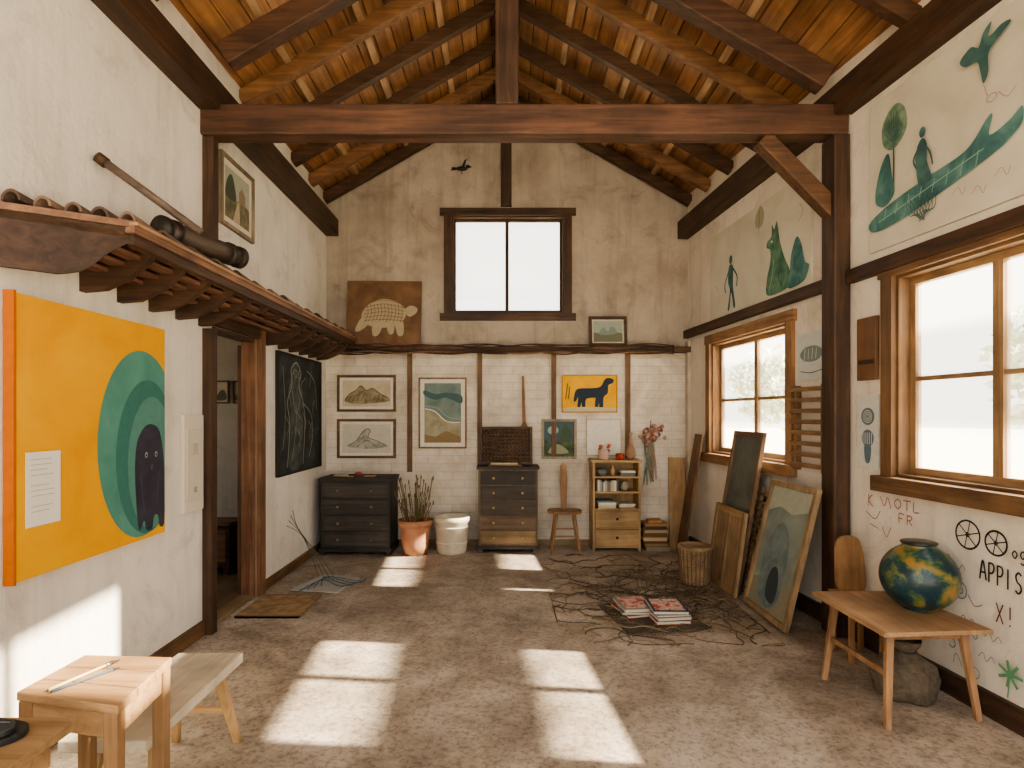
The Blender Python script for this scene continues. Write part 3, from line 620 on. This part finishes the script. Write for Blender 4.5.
# ---------------------------------------------------------------- furniture back wall
def dresser(name, x0, x1, yf, yb, h, n, body, top, draw, knob, leg=.04, pair=True):
    b = B()
    b.box(x0+.02, x1-.02, yf+.02, yb, leg, h-.03, body); b.box(x0, x1, yf-.01, yb, h-.03, h, top); b.box(x0+.005, x1-.005, yf+.005, yb, leg, leg+.04, top)
    for xx in (x0+.02, x1-.07):
        for yy in (yf+.025, yb-.07): b.box(xx, xx+.05, yy, yy+.05, 0, leg, body)
    z0, z1 = leg+.055, h-.045; dh = (z1-z0)/n
    for i in range(n):
        b.box(x0+.045, x1-.045, yf+.004, yf+.03, z0+i*dh+.008, z0+(i+1)*dh-.008, draw[i % len(draw)])
        b.box(x0+.065, x1-.065, yf-.001, yf+.004, z0+i*dh+.025, z0+(i+1)*dh-.025, draw[i % len(draw)])
        for kx in ([x0+(x1-x0)*.27, x0+(x1-x0)*.73] if pair else [(x0+x1)/2]):
            Mk = FM((kx, yf-.001, z0+(i+.5)*dh), (1, 0, 0), (0, 0, 1), (0, -1, 0)); b.lathe((0, 0, 0), [(.006, 0), (.006, .012), (.016, .016), (.016, .026), (.006, .03)], knob, 14, Mk)
    return b.done(name, .004)
dresser('black_dresser', -2.12, -1.29, 6.81, 7.34, .88, 4, GRW('Z'), GRW('X'), [wood('#2c2826', '#585149', 'X')], flat('#8a7a5c', .4, .8))
dresser('tall_dresser', -.33, .40, 6.95, 7.34, 1.0, 5, wood('#5a4a38', '#8b7456', 'Z'), wood('#2b2623', '#51463c', 'X'), [wood('#74603f', '#9f8562', 'X'), wood('#5c4c38', '#85705a', 'X'), wood('#443a31', '#665a4b', 'X'), wood('#383029', '#564b42', 'X'), wood('#302a26', '#4c433c', 'X')], flat('#b09a6e', .4, .8))
b = B(); b.box(-2.0, -1.85, 7.0, 7.1, .88, .90, flat('#d6d0c0')); b.blob((-1.72, 7.05, .905), (.05, .035, .025), flat('#a04a34'), 2); b.box(-1.65, -1.52, 7.0, 7.1, .88, .895, flat('#b59c78')); b.tube([(-1.98, 6.95, .89), (-1.75, 6.93, .89)], .008, LT('X'), 8); b.done('dresser_trinkets')
b = B(); Mw = FM((-.31, 7.24, 1.0), (1, 0, 0), (0, .16, .987), (0, -.987, .16))
frame(b, Mw, 0, .64, 0, .46, .03, .03, wood('#4c3a2e', '#6e5442', 'X'), weave('dark_weave', '#4f4137', '#6a584a', 40))
for i in range(14): b.tube([(.04+i*.043, .03, .016), (.04+i*.043, .43, .016)], .005, DK('Z'), 6, Mw)
for i in range(9): b.tube([(.03, .05+i*.045, .02), (.61, .05+i*.045, .02)], .005, BR('X'), 6, Mw)
b.done('woven_wicker_panel')
b = B(); b.box(-.2, .2, 7.02, 7.18, 1.0, 1.02, BR('X')); b.box(-.17, .15, 7.04, 7.16, 1.02, 1.035, flat('#cdbf9f')); b.done('folded_cloth')
b = B(); TC = blotch('terracotta', [(.3, '#a06c50'), (.7, '#c49578')], 5, .8)
b.lathe((-1.03, 6.9, 0), [(.12, 0), (.15, .1), (.175, .3), (.18, .34), (.2, .34), (.2, .40), (.18, .40), (.17, .33), (.02, .32)], TC, 36)
DRY = [wood('#5c4a2c', '#8d7749', 'Z'), wood('#6d5c35', '#a48d5c', 'Z'), wood('#5f5a3a', '#86804f', 'Z')]
for i in range(46):
    a = random.uniform(0, 6.28); r = random.uniform(.02, .14); sp = random.uniform(.3, 1.2); h = random.uniform(.2, .58)
    x, y = -1.03+math.cos(a)*r, 6.9+math.sin(a)*r
    q = [(x, y, .32), (x+math.cos(a)*.04*sp, y+math.sin(a)*.04*sp, .32+h*.5), (x+math.cos(a)*.11*sp, y+math.sin(a)*.09*sp, .32+h)]
    b.tube(catmull(q, False, 4), .004, random.choice(DRY), 5)
    b.blob((q[2][0], q[2][1], q[2][2]), (.009, .009, .028), random.choice(DRY), 1)
b.done('terracotta_pot_of_dry_stalks')
b = B(); CE = blotch('cream_glaze', [(.3, '#bdb3a0'), (.7, '#dcd3c2')], 5, .5)
b.lathe((-.62, 6.98, 0), [(.16, 0), (.175, .03), (.195, .36), (.21, .37), (.215, .41), (.205, .43), (.19, .42), (.17, .06), (.01, .05)], CE, 40)
for z, r in ((.12, .183), (.30, .193)): b.lathe((-.62, 6.98, z), [(r, 0), (r+.006, .006), (r+.006, .014), (r, .02)], CE, 40)
b.done('cream_bucket')
b = B(); OC = wood('#8f6a46', '#c0966a', 'Z'); cx, cy = .70, 7.02
b.prism(catmull([(cx-.15, cy-.14), (cx+.15, cy-.14), (cx+.17, cy+.12), (cx-.17, cy+.12)], True, 6), .46, .49, OC)
for sx, sy in ((-1, -1), (1, -1), (-1, 1), (1, 1)): b.tube([(cx+sx*.10, cy+sy*.09, .47), (cx+sx*.165, cy+sy*.13, 0)], .017, OC, 10, r1=.013)
b.bar((cx-.13, cy-.11, .2), (cx+.13, cy-.11, .2), .018, .022, OC); b.bar((cx-.13, cy+.11, .25), (cx+.13, cy+.11, .25), .018, .022, OC)
Mb = FM((cx, cy+.11, .48), (1, 0, 0), (0, .12, .99), (0, -.99, .12))
b.prism([(-.03, 0), (.03, 0), (.045, .35), (.035, .52), (0, .56), (-.035, .52), (-.045, .35)], -.012, .012, OC, Mb); b.done('plank_back_chair', .003)
# bookshelf cabinet
b = B(); LC = wood('#a98658', '#d0b080', 'Z'); LCX = wood('#a98658', '#d0b080', 'X'); x0, x1, yf, yb = 1.03, 1.59, 7.03, 7.34
b.box(x0, x0+.025, yf, yb, 0, 1.04, LC); b.box(x1-.025, x1, yf, yb, 0, 1.04, LC); b.box(x0-.015, x1+.015, yf-.015, yb, 1.04, 1.07, LCX); b.box(x0+.025, x1-.025, yb-.01, yb, .04, 1.04, LC)
for z in (.04, .26, .48, .68, .86): b.box(x0+.025, x1-.025, yf+.005, yb-.01, z, z+.02, LCX)
for z in (.065, .285): b.box(x0+.03, x1-.03, yf-.012, yf+.01, z, z+.19, LCX); b.lathe((0, 0, 0), [(.006, 0), (.006, .015), (.016, .02), (.014, .03)], DK(), 12, FM(((x0+x1)/2, yf-.012, z+.1), (1, 0, 0), (0, 0, 1), (0, -1, 0)))
cols = ['#d8d2c4', '#b2a58c', '#6d7f86', '#9c7a60', '#cfc4a7', '#6a6f70', '#c0b596', '#e0dccf']
def flats(xa, xb, z, n):
    for i in range(n):
        h = random.uniform(.014, .026); d = random.uniform(-.01, .01); b.box(xa+d, xb+d, yf+.03, yb-.06, z, z+h-.001, flat(random.choice(cols))); z += h
flats(x0+.06, x0+.27, .50, 4); flats(x0+.32, x0+.5, .50, 3)
x = x0+.05
while x < x0+.3:
    w = random.uniform(.015, .035); h = .14*random.uniform(.75, 1); b.box(x, x+w-.002, yf+.04, yb-.06, .70, .70+h, flat(random.choice(cols))); x += w
b.lathe((x0+.40, yf+.15, .70), [(.03, 0), (.05, .03), (.045, .07), (.03, .09), (.032, .10)], flat('#a8a08f'), 18)
b.lathe((x0+.13, yf+.15, .88), [(.04, 0), (.06, .04), (.055, .08), (.05, .05), (.01, .02)], flat('#7d8a86'), 18); b.lathe((x0+.26, yf+.15, .88), [(.025, 0), (.03, .06), (.015, .09), (.017, .12)], flat('#c3a079'), 16); flats(x0+.33, x0+.5, .88, 3)
b.done('bookshelf_cabinet')
b = B(); x, y, z = 1.17, 7.15, 1.07
b.lathe((x, y, z), [(.06, 0), (.07, .02), (.05, .06), (.065, .1), (.03, .13), (.01, .14)], flat('#c9aa97'), 20)
for i in range(9): b.blob((x+random.uniform(-.07, .08), y+random.uniform(-.04, .04), z+.1+random.uniform(0, .08)), (.025, .025, .02), flat(random.choice(['#b4483b', '#d8cbbd', '#c97a5b', '#8e6a55'])), 1)
b.done('flower_dish')
b = B(); b.lathe((1.5, 7.15, 1.07), [(.035, 0), (.055, .05), (.05, .12), (.022, .18), (.016, .27), (.024, .32), (.018, .32), (.01, .25)], blotch('clay_vase', [(.3, '#8d6a50'), (.7, '#b8967a')], 8, .6), 28); b.done('slender_vase')
b = B(); b.lathe((1.37, 7.16, 1.07), [(.05, 0), (.055, .03), (.05, .07), (.04, .07), (.04, .02)], flat('#a9442f'), 20); b.done('red_bowl')
b = B()
for i in range(46): b.blob((1.78+random.gauss(0, .06), 1.36+random.gauss(0, .05), .05+random.uniform(-.02, .03)), (.026, .03, .02), flat(random.choice(['#b78270', '#9c6b60', '#cda594', '#8f5a54', '#c0a58c'])), 1, .2, MB)
for i in range(18): b.tube(catmull([(1.76+random.uniform(-.05, .06), 1.34, .05), (1.78+random.uniform(-.06, .06), 1.1, .04), (1.78+random.uniform(-.09, .09), .72+random.uniform(0, .25), .03)], False, 4), .007, flat(random.choice(['#6d8578', '#9c9278', '#51706c', '#9a6f60'])), 5, MB)
b.tube([(1.79, 1.38, .03), (1.79, 1.52, .01)], .004, INK, 5, MB); b.tube([(1.79, 1.52, 0), (1.79, 1.52, .03)], .006, INK, 6, MB); b.done('hanging_dried_bouquet')
b = B(); z = 0
for i in range(8):
    h = random.uniform(.03, .055); dx = random.uniform(-.02, .02); b.box(1.64+dx, 1.92+dx, 7.06+random.uniform(-.02, .02), 7.3, z, z+h-.002, flat(['#8c8475', '#a18360', '#6d4a38', '#c4b08b', '#7a5a3c', '#b5a68c', '#5c4431', '#a18360'][i])); z += h
b.box(1.70, 1.86, 7.1, 7.25, z, z+.03, flat('#b88a58')); b.done('book_stack_by_wall')
b = B(); b.bar((2.08, 7.21, 0.0), (2.10, 7.35, 1.08), .2, .022, LT('Z'), up=(0, 1, 0)); b.done('leaning_plank', .003)
b = B(); b.bar((2.00, 6.87, 0.0), (2.22, 6.85, 1.38), .26, .022, BR('Z'), up=(1, 0, 0)); b.done('leaning_plank', .003)

# ---------------------------------------------------------------- right side leaning things
b = B(); WI = weave('wicker', '#8a7055', '#b59a76', 90); bx, by = 1.80, 5.68
b.lathe((bx, by, 0), [(.12, 0), (.135, .05), (.15, .33), (.16, .34), (.16, .37), (.145, .37), (.13, .06), (.01, .04)], WI, 36)
for i in range(11): b.lathe((bx, by, .02+i*.03), [(.123+i*.0026, 0), (.132+i*.0026, .01), (.123+i*.0026, .022)], WI, 30)
for i in range(24):
    a = i*math.pi/12; b.tube([(bx+math.cos(a)*.133, by+math.sin(a)*.133, .01), (bx+math.cos(a)*.16, by+math.sin(a)*.16, .34)], .005, flat('#6d5843'), 5)
b.done('wicker_basket')
def leanM(xb, y_far, y_near, xt, h, ybshift=0):
    L = y_far-y_near; v = Vector((xt-xb, 0, h)).normalized(); u = Vector((ybshift, -L, 0)).normalized(); w = u.cross(v)
    return FM((xb, y_far, 0), u, v, w), L, math.hypot(xt-xb, h)
M2, L, H = leanM(2.06, 5.12, 4.36, 2.31, 1.05)
b = B(); p = frame(b, M2, 0, L, 0.01, H, .045, .04, wood('#8f7658', '#bb9e7a', 'Z'), blotch('slate_canvas', [(.3, '#69736f'), (.7, '#979f95')], 3), w0=0)
p.poly([(0, 0), (1, 0), (1, .25), (.5, .3), (0, .2)], flat('#8a8573'), False); p.poly([(.2, .1), (.15, .4), (.25, .62), (.45, .72), (.68, .6), (.75, .35), (.7, .1), (.45, .02)], blotch('slate_arch', [(.3, '#566568'), (.7, '#7f8d8b')], 6)); p.poly([(.42, .1), (.38, .24), (.44, .34), (.54, .36), (.62, .3), (.66, .2), (.62, .08)], flat('#3b4348'))
p.poly([(.0, .78), (.3, .84), (.6, .8), (1, .86), (1, 1), (0, 1)], flat('#a9ad9d'), False); b.done('large_leaning_painting', .003)
M3, L, H = leanM(2.16, 5.42, 5.0, 2.34, .95)
b = B(); LR = wood('#8b6b48', '#b99672', 'Z')
for u in (0, L-.03): b.box(u, u+.03, 0.005, H, 0, .03, LR, M3)
for i in range(13): b.box(0, L, .03+i*.072, .055+i*.072, .03, .045, LR, M3)
b.done('slatted_crate_panel')
M4, L, H = leanM(2.02, 5.92, 5.22, 2.12, .74)
b = B(); b.box(0, L, .005, H, 0, .02, wood('#9c8060', '#c4a682', 'Z'), M4)
for u in (.0, L/2-.02, L-.05): b.box(u, u+.05, .005, H, .02, .035, wood('#89704f', '#b4936c', 'Z'), M4)
b.box(.05, L-.05, H-.06, H, .02, .035, LT('Y'), M4); b.box(.05, L-.05, .005, .06, .02, .035, LT('Y'), M4); b.done('pine_panel', .002)
M5, L, H = leanM(2.08, 5.98, 5.30, 2.32, 1.44)
b = B(); p = frame(b, M5, 0, L, .005, H, .045, .035, wood('#6d543e', '#98785a', 'Z'), blotch('dark_grey_board', [(.3, '#4c504a'), (.7, '#73766c')], 3)); b.done('dark_framed_board', .003)

b = B(); MM = weave('floor_mat_weave', '#4d463d', '#6a6255', 50)
Mm = FM((1.17, 4.78, 0), (.985, .17, 0), (-.17, .985, 0), (0, 0, 1))
b.box(-.34, .32, -.36, .34, .001, .008, MM, Mm)
for i in range(34): u = -.34+i*.02; b.tube([(u, -.36, .006), (u+random.uniform(-.01, .01), -.41, .004)], .003, flat('#4a4338'), 4, Mm)
b.done('woven_mat')
b = B()
for (cx, cy, w, d, n, zz) in ((1.05, 4.88, .26, .34, 3, 0), (1.27, 4.72, .27, .34, 4, 0)):
    z = .009
    for i in range(n):
        h = random.uniform(.018, .03); a = random.uniform(-.25, .25); Mk = FM((cx, cy, z), (math.cos(a), math.sin(a), 0), (-math.sin(a), math.cos(a), 0), (0, 0, 1)); c = random.choice(['#9c3b32', '#8f8a80', '#6d6f70', '#b5584a', '#b5a98f', '#3d4650'])
        b.box(-w/2, w/2, -d/2, d/2, 0, .003, flat(c), Mk); b.box(-w/2, w/2, -d/2, d/2, h-.003, h, flat(c), Mk); b.box(-w/2+.004, w/2-.006, -d/2+.004, d/2-.004, .003, h-.003, flat('#cfc6b4'), Mk); z += h
    pp = Pic(b, FM((cx, cy, z), (w*math.cos(a), w*math.sin(a), 0), (-d*math.sin(a), d*math.cos(a), 0), (0, 0, 1)), off=.001)
    pp.poly([(-.42, -.42), (.42, -.42), (.42, .42), (-.42, .42)], blotch('magazine_cover_%d' % int(cx*100), [(.35, '#9c3f38'), (.46, '#cfc0b2'), (.58, '#b8483c'), (.75, '#50565c')], 14), False)
b.done('stack_of_magazines')
# loose twine tangle
b = B(); NT = [flat('#5e4f3c'), flat('#766550'), flat('#8e7c62'), flat('#4a3e32')]
for k in range(240):
    a = random.uniform(0, 6.28); cx = random.gauss(1.35, .40); cy = random.gauss(5.35, .6)
    cx = min(1.8, max(.55, cx)); r = random.uniform(.14, .42); pts = []
    for i in range(8):
        a += random.uniform(-.8, .8); cx += math.cos(a)*r*.3; cy += math.sin(a)*r*.3
        cx = min(1.93, max(.40, cx)); cy = min(6.8, max(4.15, cy)); pts.append((cx, cy, random.uniform(.004, .02)))
    b.tube(catmull(pts, False, 4), random.uniform(.003, .0055), random.choice(NT), 4)
b.done('tangled_twine')

# ---------------------------------------------------------------- right foreground table etc.
b = B(); TW = wood('#ac8560', '#d4b08a', 'Y'); TZ = wood('#9c7452', '#c69c75', 'Z')
Mt = FM((2.2, 3.40, 0), (.999, .04, 0), (-.04, .999, 0), (0, 0, 1))
b.prism([(-.3, -.36), (.29, -.34), (.27, .34), (-.27, .36)], .475, .50, TW, Mt)
for x, y, fx, fy in ((-.2, -.25, -.27, -.34), (.2, -.24, .27, -.27), (-.19, .24, -.26, .24), (.19, .24, .24, .30)): b.bar(Mt @ Vector((x, y, .475)), Mt @ Vector((fx, fy, 0)), .04, .035, TZ, up=(0, 1, 0), w1=.03, h1=.026)
b.box(-.21, .21, -.25, -.225, .42, .475, TZ, Mt); b.box(-.21, .21, .225, .25, .42, .475, TZ, Mt); b.bar(Mt @ Vector((-.22, -.25, .25)), Mt @ Vector((-.22, .25, .25)), .02, .03, TZ); b.done('low_wooden_table', .004)
b = B(); gm, nt, bs = newmat('globe_glaze'); mp = coords(nt); n = noise(nt, mp, 6.5, 8, .3, .65)
r = ramp(nt, [(0, '#121f28'), (.48, '#1a363f'), (.515, '#24494a'), (.53, '#42583a'), (.58, '#6e6c3c'), (.64, '#99703f'), (.70, '#87422e')]); nt.links.new(n.outputs[0], r.inputs[0]); nt.links.new(r.outputs[0], bs.inputs['Base Color']); bs.inputs['Roughness'].default_value = .3
prof = [(.07, 0), (.085, .008)]+[(.195*math.cos(t), .185+.19*math.sin(t)) for t in [math.radians(-66+i*8) for i in range(17)]]+[(.078, .368), (.082, .378), (.088, .383), (.078, .386), (.066, .375), (.07, .34)]
b.lathe((2.345, 3.40, .50), prof, gm, 48); b.lathe((2.345, 3.40, .868), [(.080, 0), (.09, .006), (.092, .014), (.084, .018)], flat('#2a2f2c', .3), 40); b.done('globe_painted_vase')
b = B(); b.prism([(2.21, 3.83), (2.45, 3.83), (2.46, 4.13), (2.22, 4.13)], .38, .405, OC)
for x, y in ((2.23, 3.86), (2.43, 3.86), (2.24, 4.10), (2.43, 4.10)): b.box(x-.015, x+.015, y-.015, y+.015, 0, .38, OC)
Mb = FM((2.36, 4.10, .405), (1, 0, 0), (-.04, .05, .998), (0, -1, .05)); b.prism(catmull([(-.085, .0), (.085, .0), (.1, .2), (.075, .34), (0, .37), (-.075, .34), (-.1, .2)], True, 5), 0, .02, OC, Mb); b.done('small_wooden_chair', .003)
b = B(); BU = blotch('burlap', [(.3, '#4c4338'), (.7, '#6e6252')], 30, .95, bs=.6)
b.lathe((2.28, 3.42, 0), [(.12, 0), (.155, .03), (.16, .12), (.13, .20), (.07, .245), (.045, .26), (.075, .30), (.085, .33), (.05, .31)], BU, 28)
for v in b.v:
    a = math.atan2(v.y-3.42, v.x-2.28); k = 1+.10*math.sin(a*4+v.z*22)+.05*math.sin(a*7); v.x = 2.28+(v.x-2.28)*k; v.y = 3.42+(v.y-3.42)*k
b.tube([(2.28+.05*math.cos(t), 3.42+.05*math.sin(t), .26) for t in [i*.5236 for i in range(13)]], .007, flat('#3f362b'), 6); b.done('burlap_sack')

# ---------------------------------------------------------------- left foreground
b = B(); PB = wood('#d8cab0', '#f8f0de', 'Y'); b.box(-1.62, -1.3, 2.17, 2.98, .375, .42, PB)
for y, sy in ((2.34, -1), (2.84, 1)):
    for x, sx in ((-1.56, -1), (-1.36, 1)): b.bar((x, y, .375), (x+sx*.05, y+sy*.1, 0), .045, .04, LT('Z'), up=(0, 1, 0), w1=.035, h1=.03)
    b.bar((-1.57, y+sy*.05, .18), (-1.35, y+sy*.05, .18), .02, .03, LT('X'))
b.done('pale_wooden_bench', .005)
b = B(); HW = wood('#9c7850', '#cda67a', 'X'); HZ = wood('#8c6a48', '#b99269', 'Z')
c0, c1, c2, c3 = Vector((-1.49, 2.13)), Vector((-1.17, 2.11)), Vector((-1.13, 1.75)), Vector((-1.50, 1.84))
for i in range(3):
    a, d = i/3+.004, (i+1)/3-.004
    b.prism([c0.lerp(c3, a), c1.lerp(c2, a), c1.lerp(c2, d), c0.lerp(c3, d)], .722, .75, HW)
cc = (c0+c1+c2+c3)/4; ins = [cc+(c-cc)*.84 for c in (c0, c1, c2, c3)]
for i in range(4):
    a, d = ins[i], ins[(i+1) % 4]; b.bar((a.x, a.y, .68), (d.x, d.y, .68), .02, .08, HW)
    b.bar((a.x, a.y, .722), (a.x, a.y, 0), .042, .042, HZ, up=(0, 1, 0))
m0, m1 = (ins[0]+ins[3])/2, (ins[1]+ins[2])/2; b.bar((m0.x, m0.y, .2), (m1.x, m1.y, .2), .03, .03, HZ)
for a, d in ((0, 3), (1, 2)): b.bar((ins[a].x, ins[a].y, .2), (ins[d].x, ins[d].y, .2), .03, .03, HZ)
b.done('small_wooden_stool_table', .004)
b = B(); b.tube([(-1.40, 1.84, .757), (-1.345, 2.02, .757)], .005, flat('#d8c08c'), 8, r1=.004); b.tube([(-1.345, 2.02, .757), (-1.34, 2.04, .757)], .006, flat('#9a9a9a', .3, .8), 8); b.tube([(-1.34, 2.04, .757), (-1.33, 2.07, .755)], .007, flat('#3b2f25'), 8, r1=.002)
b.done('paint_brush')
b = B(); b.tube([(-1.385, 1.83, .756), (-1.30, 1.99, .756)], .004, flat('#4a5a66'), 8, r1=.004); b.tube([(-1.30, 1.99, .756), (-1.29, 2.01, .754)], .005, flat('#3b2f25'), 8, r1=.002); b.done('paint_brush')
b = B(); b.box(-2.0, -1.2, 1.15, 1.69, .72, .75, wood('#9c7a52', '#c4a075', 'X')); b.box(-1.96, -1.24, 1.19, 1.64, .64, .72, HW)
for x in (-1.95, -1.29):
    for y in (1.2, 1.57): b.box(x, x+.05, y, y+.05, 0, .64, HZ)
b.done('workbench_corner', .005)
b = B(); BK = flat('#202326', .6); b.prism(catmull([(-1.46, 1.50), (-1.34, 1.50), (-1.27, 1.56), (-1.30, 1.63), (-1.45, 1.64)], True, 5), .751, .768, BK); b.prism(catmull([(-1.45, 1.52), (-1.34, 1.52), (-1.29, 1.56), (-1.32, 1.61), (-1.44, 1.62)], True, 5), .768, .784, flat('#2c3034', .5)); b.tube(catmull([(-1.44, 1.53, .786), (-1.38, 1.58, .786), (-1.31, 1.59, .786)], False, 5), .003, flat('#55585a', .4), 8); b.done('black_pouch', .004)

b = B(); b.box(-2.13, -1.62, 4.72, 5.3, .001, .016, weave('doormat_weave', '#9a7f5e', '#b0946f', 70))
for y in (4.72, 5.28): b.box(-2.13, -1.62, y, y+.02, .001, .019, flat('#86694a'))
b.done('door_mat')
b = B(); PP = flat('#b4b6b4', .6, .1)
b.add([(-1.95, 5.45, .004), (-1.5, 5.38, .004), (-1.42, 5.85, .004), (-1.8, 5.95, .004), (-1.95, 5.45, .012), (-1.5, 5.38, .012), (-1.42, 5.85, .02), (-1.8, 5.95, .02)], [(3, 2, 1, 0), (4, 5, 6, 7), (0, 1, 5, 4), (1, 2, 6, 5), (2, 3, 7, 6), (3, 0, 4, 7)], PP)
for k in range(4): b.tube(catmull([(-1.8+.05*k, 5.8, .03), (-1.88+.03*k, 5.85, .2), (-2.0-.01*k, 5.9, .42+.02*k), (-2.13+.02*k, 5.85, .52+.05*k)], False, 5), .003, flat('#5b5650'), 6)
for k in range(4): b.tube(catmull([(-1.85+.05*k, 5.4+.05*k, .02), (-1.7, 5.6+.04*k, .06), (-1.5+.04*k, 5.5+.06*k, .03), (-1.35, 5.75+.03*k, .01)], False, 5), .004, flat('#4c5f6c'), 6)
b.done('paper_sheet_with_wires')

# ---------------------------------------------------------------- outside
b = B(); b.box(-40, 60, -40, 80, -.3, -.13, blotch('outdoor_ground', [(.3, '#c7bca4'), (.7, '#e0d8c4')], .5, .95)); b.done('ground')
b = B(); b.box(-9.6, 2.2, 4.32, 4.56, -4.55, -4.40, PALE('Y'), MR); b.box(-9.6, 2.2, 4.57, 4.84, -4.55, -4.40, PALE('Y'), MR)  # unseen beams added to block sun and leave a gap between floor patches
for u in (-9.5, 2.0): b.box(u, u+.15, -.13, 4.32, -4.55, -4.4, PALE('Z'), MR)
b.done('added_shade_beams')
LFM = [flat(c, .9) for c in ('#b2bd9a', '#c3cda9', '#a0b088', '#d1d6bc')]
def tree(x, y, h, r):
    b = B(); b.tube([(x, y, -.14), (x+.1, y, h*.4), (x, y+.1, h*.75)], .12, BR('Z'), 8, r1=.04)
    for i in range(7):
        a = i*.9; b.tube([(x, y, h*.45), (x+math.cos(a)*r*.7, y+math.sin(a)*r*.7, h*.75)], .04, BR('Z'), 6, r1=.01)
    for i in range(900):
        d = Vector((random.gauss(0, 1), random.gauss(0, 1), random.gauss(0, 1))).normalized()*random.uniform(.5, 1)
        c = Vector((x+d.x*r, y+d.y*r, h*.68+d.z*h*.36)); u = Vector((random.uniform(-1, 1), random.uniform(-1, 1), random.uniform(-1, 1))).normalized()*.16; v = u.orthogonal().normalized()*.1
        b.add([c-u, c+v, c+u, c-v], [(0, 1, 2, 3)], random.choice(LFM))
    b.done('garden_tree', recalc=False)
tree(10, 10.4, 3.6, 1.4); tree(8.5, 18, 3.6, 1.7)

# ---------------------------------------------------------------- light, camera
w = bpy.data.worlds.new('sky'); S.world = w; w.use_nodes = True
bg = w.node_tree.nodes['Background']; bg.inputs[0].default_value = (1.0, .965, .91, 1); bg.inputs[1].default_value = 3.0
sd = bpy.data.lights.new('sun', 'SUN'); sd.energy = 42; sd.angle = math.radians(.9); sd.color = (1, .85, .65)
so = bpy.data.objects.new('sun', sd); S.collection.objects.link(so)
so.rotation_euler = Vector((-1, .11, -.62)).to_track_quat('-Z', 'Y').to_euler(); so.location = (12, 0, 9)
cd = bpy.data.cameras.new('camera'); cam = bpy.data.objects.new('camera', cd); S.collection.objects.link(cam)
cd.sensor_width = 36; cd.lens = 600/1024*36; cd.shift_x = 7/1024; cd.shift_y = 31/1024; cd.clip_start = .05; cd.clip_end = 300
cam.location = (0, 0, 1.6); cam.rotation_euler = (math.pi/2, 0, 0); S.camera = cam
S.view_settings.view_transform = 'AgX'
try: S.view_settings.look = 'AgX - Medium High Contrast'
except Exception: pass
S.view_settings.exposure = 0.0
